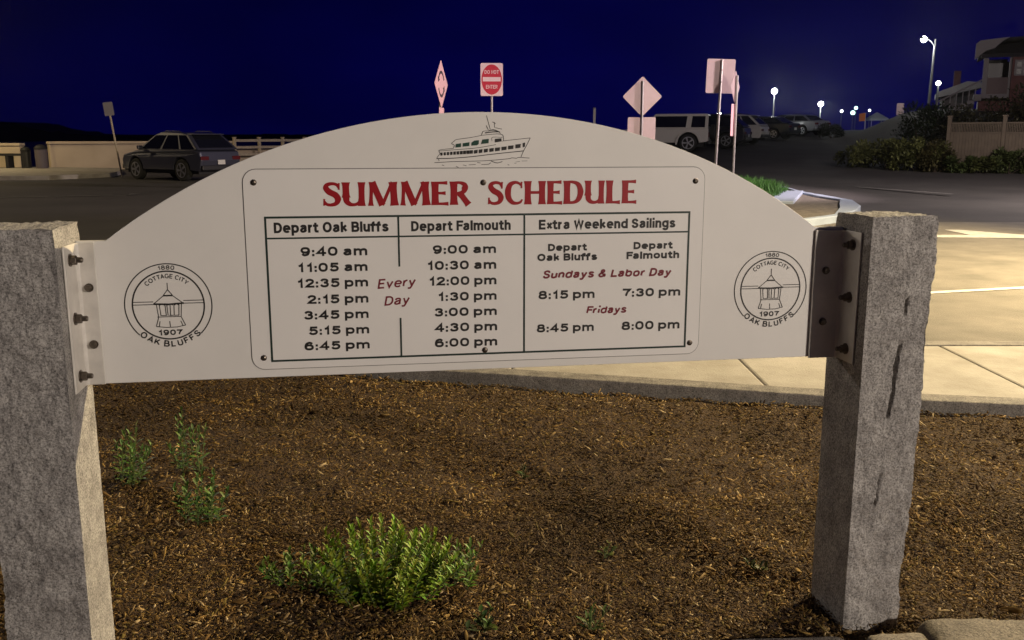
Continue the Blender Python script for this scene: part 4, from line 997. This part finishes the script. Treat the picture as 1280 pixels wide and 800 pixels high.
def vehicle(name, label, loc, rz, paint_, kind='suv', group=None, L=4.6, W=1.86, H=1.66, wr=.36, belt=1.04, sill=.30, lit=False):
    r = empty(name, loc, rz, label, 'car', group); h = L/2
    xf, xr = h-.92, -h+.98
    def archp(x0, rr, fwd): return [(x0+fwd*rr*math.cos(R(a)), wr+rr*math.sin(R(a))) for a in range(0, 181, 18)]
    rr = wr+.075
    if kind == 'jeep':
        top = [(h, .62), (h, 1.02), (h-.08, 1.10), (h-1.45, 1.16), (-h+.02, 1.16), (-h, 1.10), (-h, .55)]
    elif kind == 'sedan':
        top = [(h-.02, .42), (h, .62), (h-.10, .80), (h-1.25, .93), (h-1.45, .95), (-h+.9, 1.0), (-h+.1, 1.02), (-h, .92), (-h-.02, .50)]
    else:
        top = [(h-.03, .44), (h, .70), (h-.10, .90), (h-.95, belt-.02), (h-1.35, belt), (-h+.30, belt+.04), (-h+.04, belt-.04), (-h-.03, .72), (-h+.02, .46)]
    def clipz(P): return [(x, max(z, sill)) for x, z in P if z >= sill-.02]
    bot = [(-h+.10, sill+.04)] + clipz(archp(xr, rr, -1)) + clipz(archp(xf, rr, -1)) + [(h-.12, sill+.02)]
    prof = top + bot
    m = MB(); yo = W/2; cx = sum(p[0] for p in prof)/len(prof)
    rings = []
    for y, k in ((-yo, .035), (-yo+.05, 0), (yo-.05, 0), (yo, .035)):
        ring = []
        for i, (x, z) in enumerate(prof):
            kk = k if i < len(top) else k*.2
            ring.append((x*(1-kk/h*1.0), y, z-(kk if z > .8 else 0)))
        rings.append(ring)
    # plan view narrows towards nose and tail
    rings = [[(x, y*(1-.09*sm(.55, 1.0, abs(x)/h)) if kind != 'jeep' else y, z) for x, y, z in rg] for rg in rings]
    n = len(prof); vs = [p for rg in rings for p in rg]
    fs = [tuple(range(n))[::-1], tuple(range(3*n, 4*n))]
    for k in range(3):
        for i in range(n): fs.append((k*n+i, k*n+(i+1) % n, (k+1)*n+(i+1) % n, (k+1)*n+i))
    m.add(vs, fs); body = m.build('body', paint_, r, bevel=.02 if kind == 'jeep' else .045)
    if kind != 'jeep': pass
    # dark wheel wells and underside
    m = MB(); m.box((0, 0, .40), (L*.90, W-.34, .30)); m.build('underbody', M['dark'], r)
    # cabin
    if kind == 'jeep': gp = [(h-1.42, 1.155), (h-1.72, H-.03), (h-1.80, H), (-h+.06, H), (-h+.02, H-.03), (-h+.02, 1.155)]; yb_, yt_ = yo-.03, yo-.10
    elif kind == 'sedan': gp = [(h-1.30, .94), (h-2.05, H-.05), (h-2.35, H), (-h+1.5, H-.01), (-h+1.1, H-.07), (-h+.40, 1.0)]; yb_, yt_ = yo-.07, yo-.27
    else: gp = [(h-1.02, belt-.01), (h-1.95, H-.09), (h-2.30, H), (-h+1.20, H-.03), (-h+.74, H-.10), (-h+.08, belt+.02)]; yb_, yt_ = yo-.05, yo-.25
    zlo = min(z for _, z in gp)
    def yy(z): return yb_ + (yt_-yb_)*min(1, max(0, (z-zlo)/(H-zlo)))
    m = MB(); n = len(gp); m.add([(x, -yy(z), z) for x, z in gp] + [(x, yy(z), z) for x, z in gp], [tuple(range(n))[::-1], tuple(range(n, 2*n))] + [(i, (i+1) % n, n+(i+1) % n, n+i) for i in range(n)])
    m.build('cabin', paint_, r, bevel=.03)
    zw0, zw1 = zlo+.06, H-.12
    def xe(z, front):                     # cabin outline x at height z
        P = gp[:3] if front else gp[3:][::-1]
        for a, b in zip(P, P[1:]):
            if min(a[1], b[1]) <= z <= max(a[1], b[1]): return a[0]+(b[0]-a[0])*(z-a[1])/(b[1]-a[1]+1e-9)
        return P[-1][0]
    a0, a1 = xe(zw0, True)-.16, xe(zw1, True)-.10; b0, b1 = xe(zw0, False)+.16, xe(zw1, False)+.14
    for s in (-1, 1):
        segs = ((0, .64), (.74, 1.0)) if kind == 'jeep' else ((0, .36), (.40, .72), (.76, 1.0)) if kind != 'sedan' else ((0, .48), (.53, 1))
        for u, v in segs:
            P = [(b0+(a0-b0)*(1-u), zw0), (b0+(a0-b0)*(1-v), zw0), (b1+(a1-b1)*(1-v), zw1), (b1+(a1-b1)*(1-u), zw1)]
            m = MB(); m.prism([(x, s*(yy(z)+.001), z) for x, z in P], (0, s*.006, 0)); m.build('window', M['glass'], r)
    for front in (True, False):
        z0, z1 = (zlo+.10, H-.10); x0, x1 = xe(z0, front), xe(z1, front); o = .008 if front else -.008
        m = MB(); m.prism([(x0+o*.2, -yy(z0)+.12, z0), (x0+o*.2, yy(z0)-.12, z0), (x1+o*.2, yy(z1)-.12, z1), (x1+o*.2, -yy(z1)+.12, z1)], (o, 0, abs(o)*.4)); m.build('windscreen' if front else 'rear_window', M['glass'], r)
    for x in (xf, xr):
        for s in (-1, 1): wheel(r, x, s*(yo-.13), wr, .24, s)
    # lamps, bumpers, plate
    for s in (-1, 1):
        m = MB(); zt = .80 if kind != 'jeep' else .85; m.box((-h-.012, s*(yo-.26), zt), (.05, .34 if kind != 'jeep' else .16, .13 if kind != 'jeep' else .24)); m.build('tail_light', M['lamp_red'], r, bevel=.012)
        m = MB(); m.box((h-.02, s*(yo-.30), .74), (.07, .30, .12)); m.build('headlight', M['lamp_clear'], r, bevel=.015)
        m = MB(); m.box((h-1.38, s*(yo+.07), belt+.10), (.12, .20, .13)); m.build('mirror', paint_, r, bevel=.03)
    m = MB(); m.box((-h-.02, 0, .47), (.12, W-.22, .17)); m.build('rear_bumper', M['trim'] if kind != 'sedan' else paint_, r, bevel=.03)
    m = MB(); m.box((h+.0, 0, .47), (.12, W-.24, .18)); m.build('front_bumper', M['trim'] if kind != 'sedan' else paint_, r, bevel=.03)
    m = MB(); m.box((-h-.05, 0, .66), (.012, .31, .155)); m.build('number_plate', M['plate'], r)
    if kind == 'suv':
        for s in (-1, 1):
            m = MB(); m.tube([(h-2.4, s*(yt_-.04), H-.01), (h-2.5, s*(yt_-.04), H+.025), (-h+1.3, s*(yt_-.04), H+.012), (-h+1.2, s*(yt_-.04), H-.03)], .014, 8); m.build('roof_rail', M['trim'], r)
        m = MB(); m.box((-h+.72, 0, H-.085), (.34, (yt_-.03)*2, .035)); m.build('spoiler', paint_, r, bevel=.012)
        for s in (-1, 1):
            m = MB(); m.box((-h+.30, s*.0, .92), (.01, .01, .01))
    if kind == 'jeep':
        for x in (xf, xr):
            for s in (-1, 1):
                P = [(x+(rr+.02)*math.cos(R(a)), 0, wr+(rr+.02)*math.sin(R(a))) for a in range(-8, 190, 18)]; Q = [(x+(rr+.10)*math.cos(R(a)), 0, wr+(rr+.09)*math.sin(R(a))) for a in range(-8, 190, 18)]
                m = MB(); poly = [(p[0], s*(yo-.05), p[2]) for p in P] + [(p[0], s*(yo-.05), p[2]) for p in Q[::-1]]; m.prism(poly, (0, s*.17, 0)); m.build('fender_flare', paint_, r)
        m = MB(); m.M = Matrix.Translation((-h-.16, .0, .98)) @ Matrix.Rotation(PI/2, 4, 'Y'); m.lathe((0,0,0), [(.20,-.11),(.36,-.11),(.39,-.06),(.39,.06),(.36,.11),(.20,.11)], 24); m.build('spare_wheel', M['tyre'], r)
    return r
def heading(px, Y, deg):
    """yaw for a car seen at a photo column: 0 = pointing straight away, 90 = pointing left across the view"""
    v = math.atan2(at(px, 200, Y).x, Y); return PI/2 - v + R(deg)
CG = 'cars parked along the sea front'
def car_at(px, Y, deg, label, paint_, kind, **k):
    p = at(px, 200, Y); return vehicle('parked_car', label, (p.x, Y, ter(p.x, Y)), heading(px, Y, deg), paint_, kind, CG, **k)
car_at(225, 34.5, 36, 'grey blue sport utility car with roof rails parked before the sea wall', M['suv'], 'suv', L=4.55, H=1.70, wr=.38, belt=1.06)
car_at(831, 49, 84, 'boxy white off-road car with a hard top behind the diamond sign back', M['white_car'], 'jeep', L=4.4, W=1.86, H=1.88, wr=.45, sill=.46)
car_at(880, 52.6, 76, 'dark car between the white off-road car and the white sport utility car', M['black_car'], 'suv', L=4.7, W=1.9, H=1.78, wr=.39, belt=1.10)
car_at(907, 56.5, 72, 'white sport utility car right of the edge-on sign pole', M['white_car'], 'suv', L=4.6, H=1.72)
car_at(950, 62, 62, 'low dark car right of the white sport utility car', M['black_car'], 'sedan', L=4.6, W=1.8, H=1.45, wr=.33)
car_at(978, 73, 64, 'large dark van-like car with a pale roof rail below the left far lamp', M['black_car'], 'suv', H=1.95, L=4.8)
car_at(992, 67, 50, 'silver low car in front of the large dark van-like car', M['silver_car'], 'sedan', H=1.45, W=1.8, wr=.33)
car_at(1012, 84, 55, 'dark car at the far end of the parked row', M['black_car'], 'suv', W=1.8, H=1.6)

# ------------------------------------------------------------------ street lamps
LG = 'street lamps'
def lamp_light(par, loc, power, col, rad=.12, spot=None, aim=None):
    d = bpy.data.lights.new('lamp_light', 'SPOT' if spot else 'POINT'); d.energy = power; d.color = col; d.shadow_soft_size = rad
    if spot: d.spot_size = R(spot); d.spot_blend = .35
    o = bpy.data.objects.new('lamp_light', d); C.objects.link(o); o.location = loc
    if aim is not None: o.rotation_euler = Vector(aim).to_track_quat('-Z', 'Y').to_euler()
    o.parent = par; return o
def cobra(loc, rz, h, arm_, label, power=0, col=NEUT, bulb='bulb', spot=None, aim=None, br=.11, rad=.12, globe=0):
    r = empty('street_lamp', loc, rz, label, 'street lamp', LG)
    m = MB(); m.tube([(0,0,-.2),(0,0,h*.5),(0,0,h)], [.10,.085,.06], 12); m.lathe((0,0,-.02), [(.17,0),(.17,.12),(.11,.2)], 12); m.build('pole', M['lamp_metal'], r)
    m = MB(); m.tube([(0,0,h-.45),(arm_*.5,0,h-.12),(arm_*.9,0,h)], [.04,.035,.03], 8); m.build('arm', M['lamp_metal'], r)
    m = MB(); m.box((arm_+.18, 0, h+.05), (.62, .26, .12), 0, .8); m.build('lamp_head', M['lamp_metal'], r, bevel=.03)
    m = MB(); m.sphere((arm_+.2, 0, h-.03), br, 14, 10, (1, 1, .75 if not globe else 1)); m.build('lamp_bulb', M[bulb], r, smooth=True)
    if power: lamp_light(r, (arm_+.2, 0, h-.04-br*.8), power, col, rad, spot, aim)
    return r
def globe(px, py, Y, gr, label, power, col=(.95,1,.95), bulb='bulb'):
    p = at(px, py, Y); z = ter(p.x, Y); h = p.z-z; r = empty('street_lamp', (p.x, Y, z), 0, label, 'street lamp', LG)
    m = MB(); m.tube([(0,0,-.2),(0,0,h*.5),(0,0,h-gr*.9)], [.09,.07,.05], 10); m.lathe((0,0,h-gr*1.05), [(.06,0),(gr*.45,gr*.08),(gr*.5,gr*.2)], 12); m.build('pole', M['lamp_metal'], r)
    m = MB(); m.sphere((0,0,h), gr, 16, 10); m.build('lamp_globe', M[bulb], r, smooth=True)
    if power: lamp_light(r, (0, -gr-.05, h), power, col, gr)
    return r
# lit lamps in view
pb = at(1160, 140, 60.0); hd = at(1166, 49, 60.0); zz = ter(pb.x, 60.0)
r = cobra((pb.x, 60.0, zz), PI+.25, hd.z-zz, .62, 'tallest street lamp, curved arm and lit head on a slim pole above the dark bush', 900, (1,1,.92), br=.19, globe=1); r.rotation_euler[1] = R(0); r.rotation_euler[0] = R(-1.6)
globe(968, 114, 92, .29, 'left one of the two bright lamps above the parked cars', 1300)
globe(1026, 130, 100, .28, 'right one of the two bright lamps above the parked cars', 1300)
globe(1173, 104, 58, .14, 'bright lamp beside the low white roof left of the house', 25)
# the lamps that light this corner stand just outside the photograph
LB = Vector((9.6, 9.2, 0)); tgt = Vector((2.6, 9.4, .0))
hh = 6.4; rz = math.atan2(tgt.y-LB.y, tgt.x-LB.x)
aim = Matrix.Rotation(-rz, 3, 'Z') @ (tgt - Vector((LB.x, LB.y, hh)))
cobra((LB.x, LB.y, .0), rz, hh, 1.0, 'street lamp at the kerb beyond the right granite post', LAMP_BACK, WARM, bulb='bulb', spot=138, aim=aim, rad=.10)
LFp = Vector((9.2, -6.4, 0)); cobra((LFp.x, LFp.y, -.02), PI*.7, 4.5, 1.0, 'street lamp behind the viewer facing the board', LAMP_FRONT, NEUT, rad=.16)
LL = Vector((-25.5, 37.5, 0)); cobra((LL.x, LL.y, .1), .3, 6.8, 1.0, 'added unseen street lamp lighting the sea wall from beyond the left edge', FILL_LEFT, WARM, rad=.14)  # lamp added here to brighten the sea wall and its pavement
rl = cobra((16.5, 20.5, ter(16.5, 20.5)), PI*.9, 7.0, 1.0, 'street lamp across the road beyond the right edge', LAMP_ROAD, (1,.86,.81), rad=.14)

lamp_light(rl, (1.2, .12, 6.85), 7500, (1, .80, .82), .12, 62, Matrix.Rotation(-PI*.9, 3, 'Z') @ (Vector((2.0, 27.0, 2.6)) - Vector((15.4, 20.9, 6.9))))  # extra spot without its own head, added to brighten the road signs
LK = Vector((-13.0, 16.5, -.02)); rz = math.atan2(4-LK.y, 1-LK.x)
cobra(LK, rz, 6.4, 1.0, 'street lamp on the far side of the road, left of the board', LAMP_BEHIND, NEUT, spot=62, aim=Matrix.Rotation(-rz, 3, 'Z') @ (Vector((1.0, 3.2, .4)) - LK - Vector((0, 0, 6.4))), rad=.14)
globe(899, 143, 66, .15, 'small bright lamp just above the dark car between the sign poles', 60)
# small lights and markers on the far rise
FG = 'small lit lamps at the far end of the road'
for px, py, Y, gr, b, lab in ((1052,139,110,.17,'bulb_far','leftmost small bluish light at the far end of the road'),(1066,141,112,.26,'bulb_green','lower greenish white light of the far cluster'),(1070,135,114,.21,'bulb_green','upper greenish white light of the far cluster'),
                              (1087,138,116,.15,'bulb_far','small bluish light right of the orange banner'),(1101,149,112,.12,'bulb_far','lowest faint small light right of the white canopy')):
    o = globe(px, py, Y, gr, lab, 0, bulb=b); o['group'] = FG
p = G(1078, 108); bo = empty('banner_post', p, 0, 'orange banner on a post in the far cluster of lights', 'banner')
h = zat(1078, 141, 108)-p.z; m = MB(); m.tube([(0,0,-.1),(0,0,h)], .05, 8); m.build('pole', M['pole'], bo)
M['orange'] = mat('orange_cloth', (.75, .20, .05), .7); m = MB(); m.prism([(-.05,-.06,h),(-.75,-.06,h-.1),(-.72,-.06,h-.95),(-.05,-.06,h-.9)], (0,.03,0)); m.build('banner', M['orange'], bo)
p = G(1092, 109); cn = empty('canopy', p, 0, 'small white canopy right of the orange banner on the far rise', 'canopy')
h = zat(1092, 140, 109)-p.z
for sx_ in (-1, 1):
    for sy_ in (-1, 1): m = MB(); m.tube([(sx_*.9, sy_*.9, -.1), (sx_*.9, sy_*.9, h-.75)], .04, 6); m.build('leg', M['pole'], cn)
m = MB(); m.add([(-1,-1,h-.75),(1,-1,h-.75),(1,1,h-.75),(-1,1,h-.75),(0,0,h),(-1,-1,h-.95),(1,-1,h-.95),(1,1,h-.95),(-1,1,h-.95)], [(0,1,4),(1,2,4),(2,3,4),(3,0,4),(0,5,6,1),(1,6,7,2),(2,7,8,3),(3,8,5,0)]); m.build('cloth', M['fabric'], cn)
a, b = G(1038, 106), G(1126, 104); kbm = empty('guard_rail', (a.x, a.y, a.z), math.atan2(b.y-a.y, b.x-a.x), 'pale guard rail along the far end of the road', 'guard rail'); L = (b-a).length
m = MB(); m.box((L/2, 0, .55), (L, .08, .32)); m.build('rail', M['white_kerb'], kbm)
for i in range(6): m = MB(); m.box((L*i/5, .09, .25), (.12, .1, .9)); m.build('post', M['pole'], kbm)

# ------------------------------------------------------------------ houses on the rise
def part(par, name, boxes, mt, bevel=.01):
    m = MB()
    for c, d in boxes: m.box(c, d)
    return m.build(name, mt, par, bevel=bevel)
HY = 52.0; hp = at(1226, 125, HY); gz = ter(hp.x, HY)
hs = empty('gabled_house', (hp.x, HY, gz), R(-25), 'dark house with a pale gable, porch and brick bay at the right edge', 'house')
Zp = lambda py: zat(1226, py, HY) - gz; Xp = lambda px: (px-1226)/FPX*HY*.92
part(hs, 'wall', [((Xp(1297), 4.5, Zp(128)/2), (Xp(1370)-Xp(1224), 7.0, Zp(128)+.4)), ((Xp(1300), 5.2, (Zp(128)+Zp(74))/2), (Xp(1370)-Xp(1230), 5.6, Zp(74)-Zp(128)))], M['clap'])
part(hs, 'porch_floor', [((Xp(1250), .2, Zp(121)), (Xp(1282)-Xp(1215), 2.0, .22))], M['housetrim'])
part(hs, 'porch_parapet', [((Xp(1243), -.72, (Zp(121)+Zp(97))/2), (Xp(1257)-Xp(1229), .14, Zp(97)-Zp(121)-.1))], M['clap2'])
part(hs, 'porch_foundation', [((Xp(1255), .3, Zp(121)/2-.2), (Xp(1280)-Xp(1216), 1.7, Zp(121)-.1))], M['brick'])
for px in (1228, 1258): part(hs, 'porch_post', [((Xp(px), -.72, (Zp(74)+Zp(120))/2), (.24, .24, Zp(74)-Zp(120)))], M['housetrim'])
m = MB(); zt, ze = Zp(52), Zp(73)                                 # porch roof
m.prism([(Xp(1222), -1.15, ze-.05), (Xp(1300), -1.15, ze-.05), (Xp(1300), 1.6, ze+.85), (Xp(1222), 1.6, ze+.85)], (0, 0, .2)); m.build('porch_roof', M['roof'], hs)
m = MB(); x0, x1, xm = Xp(1214), Xp(1262), Xp(1236)              # pale gable over the left bay
m.prism([(x0, -1.35, Zp(76)), (x0, -1.35, Zp(57)), (x0+.2, -1.35, Zp(53)), (Xp(1252), -1.35, Zp(50)), (Xp(1244), -1.35, Zp(55)), (Xp(1236), -1.35, Zp(63)), (Xp(1226), -1.35, Zp(66))], (0, .5, 0)); m.build('gable_board', M['housetrim'], hs)
m = MB(); m.prism([(Xp(1219), -.8, Zp(62)), (Xp(1241), -.8, Zp(50)), (Xp(1380), -.8, Zp(42)), (Xp(1380), -.8, Zp(46)), (Xp(1241), -.8, Zp(54)), (Xp(1219), -.8, Zp(66))], (0, 8.5, 0)); m.build('roof', M['roof'], hs)
part(hs, 'brick_bay', [((Xp(1285), -.3, (Zp(133)+Zp(70))/2), (Xp(1312)-Xp(1258), 1.6, Zp(70)-Zp(133)))], M['brick'])
wv = part(hs, 'window', [((Xp(1270), -1.105, Zp(87)), (Xp(1277)-Xp(1263), .012, Zp(79)-Zp(96)))], M['window'])
part(wv, 'frame', [((Xp(1270)+dx, -1.125, Zp(87)), (.09, .06, Zp(78)-Zp(97))) for dx in (-.34, 0, .34)] + [((Xp(1270), -1.123, z), (.70, .055, .09)) for z in (Zp(79), Zp(87.4), Zp(96))], M['housetrim'])
part(hs, 'door', [((Xp(1243), 1.66, Zp(96)), (.95, .1, 2.0))], M['window'])
st = MB()
for i in range(7): st.box((Xp(1222)-.32*i, -.3, Zp(122)-.17*i-.1), (.34, 1.1, .2))
st.build('stair', M['housetrim'], hs)
m = MB()
for i in range(8):
    x = Xp(1226)-.30*i; m.box((x, -.86, Zp(122)-.16*i+.45), (.05, .05, .9))
m.tube([(Xp(1226), -.86, Zp(122)+.9), (Xp(1226)-2.1, -.86, Zp(122)-.22)], .05, 6); m.build('stair_rail', M['housetrim'], hs)
HY2 = 66.0; p2 = at(1192, 130, HY2); g2 = ter(p2.x, HY2)
h2 = empty('low_house', (p2.x, HY2, g2), R(-22), 'low building with a pale sloping roof edge left of the gabled house', 'house')
Zq = lambda py: zat(1192, py, HY2) - g2; Xq = lambda px: (px-1192)/FPX*HY2*.92
part(h2, 'wall', [((Xq(1197), 2.6, Zq(114)/2), (Xq(1216)-Xq(1178), 4.5, Zq(114)+.3))], M['clap'])
m = MB(); m.prism([(Xq(1171), -.3, Zq(122)), (Xq(1171), -.3, Zq(115)), (Xq(1206), -.3, Zq(102)), (Xq(1224), -.3, Zq(104)), (Xq(1224), -.3, Zq(110)), (Xq(1206), -.3, Zq(114))], (0, 5.4, 0)); m.build('roof', M['housetrim'], h2)
part(h2, 'window', [((Xq(1200), .33, Zq(120)), (.8, .03, .9))], M['window'])
part(h2, 'chimney', [((Xq(1196), 2.6, Zq(99)), (.45, .45, 1.4))], M['brick'])

# ------------------------------------------------------------------ thin haze volume added to imitate lens glow round the lamps
HZ = .00015
hm = bpy.data.materials.new('haze'); hm.use_nodes = True; N = hm.node_tree.nodes; N.remove(N['Principled BSDF'])
pv = N.new('ShaderNodeVolumePrincipled'); pv.inputs['Density'].default_value = HZ; pv.inputs['Color'].default_value = (.9, .9, .92, 1); pv.inputs['Anisotropy'].default_value = .9
hm.node_tree.links.new(pv.outputs[0], N['Material Output'].inputs['Volume'])
hz = MB(); hz.box((20, 310, 8), (1000, 780, 28)); ho = hz.build('haze', hm); tag(ho, kind='stuff')
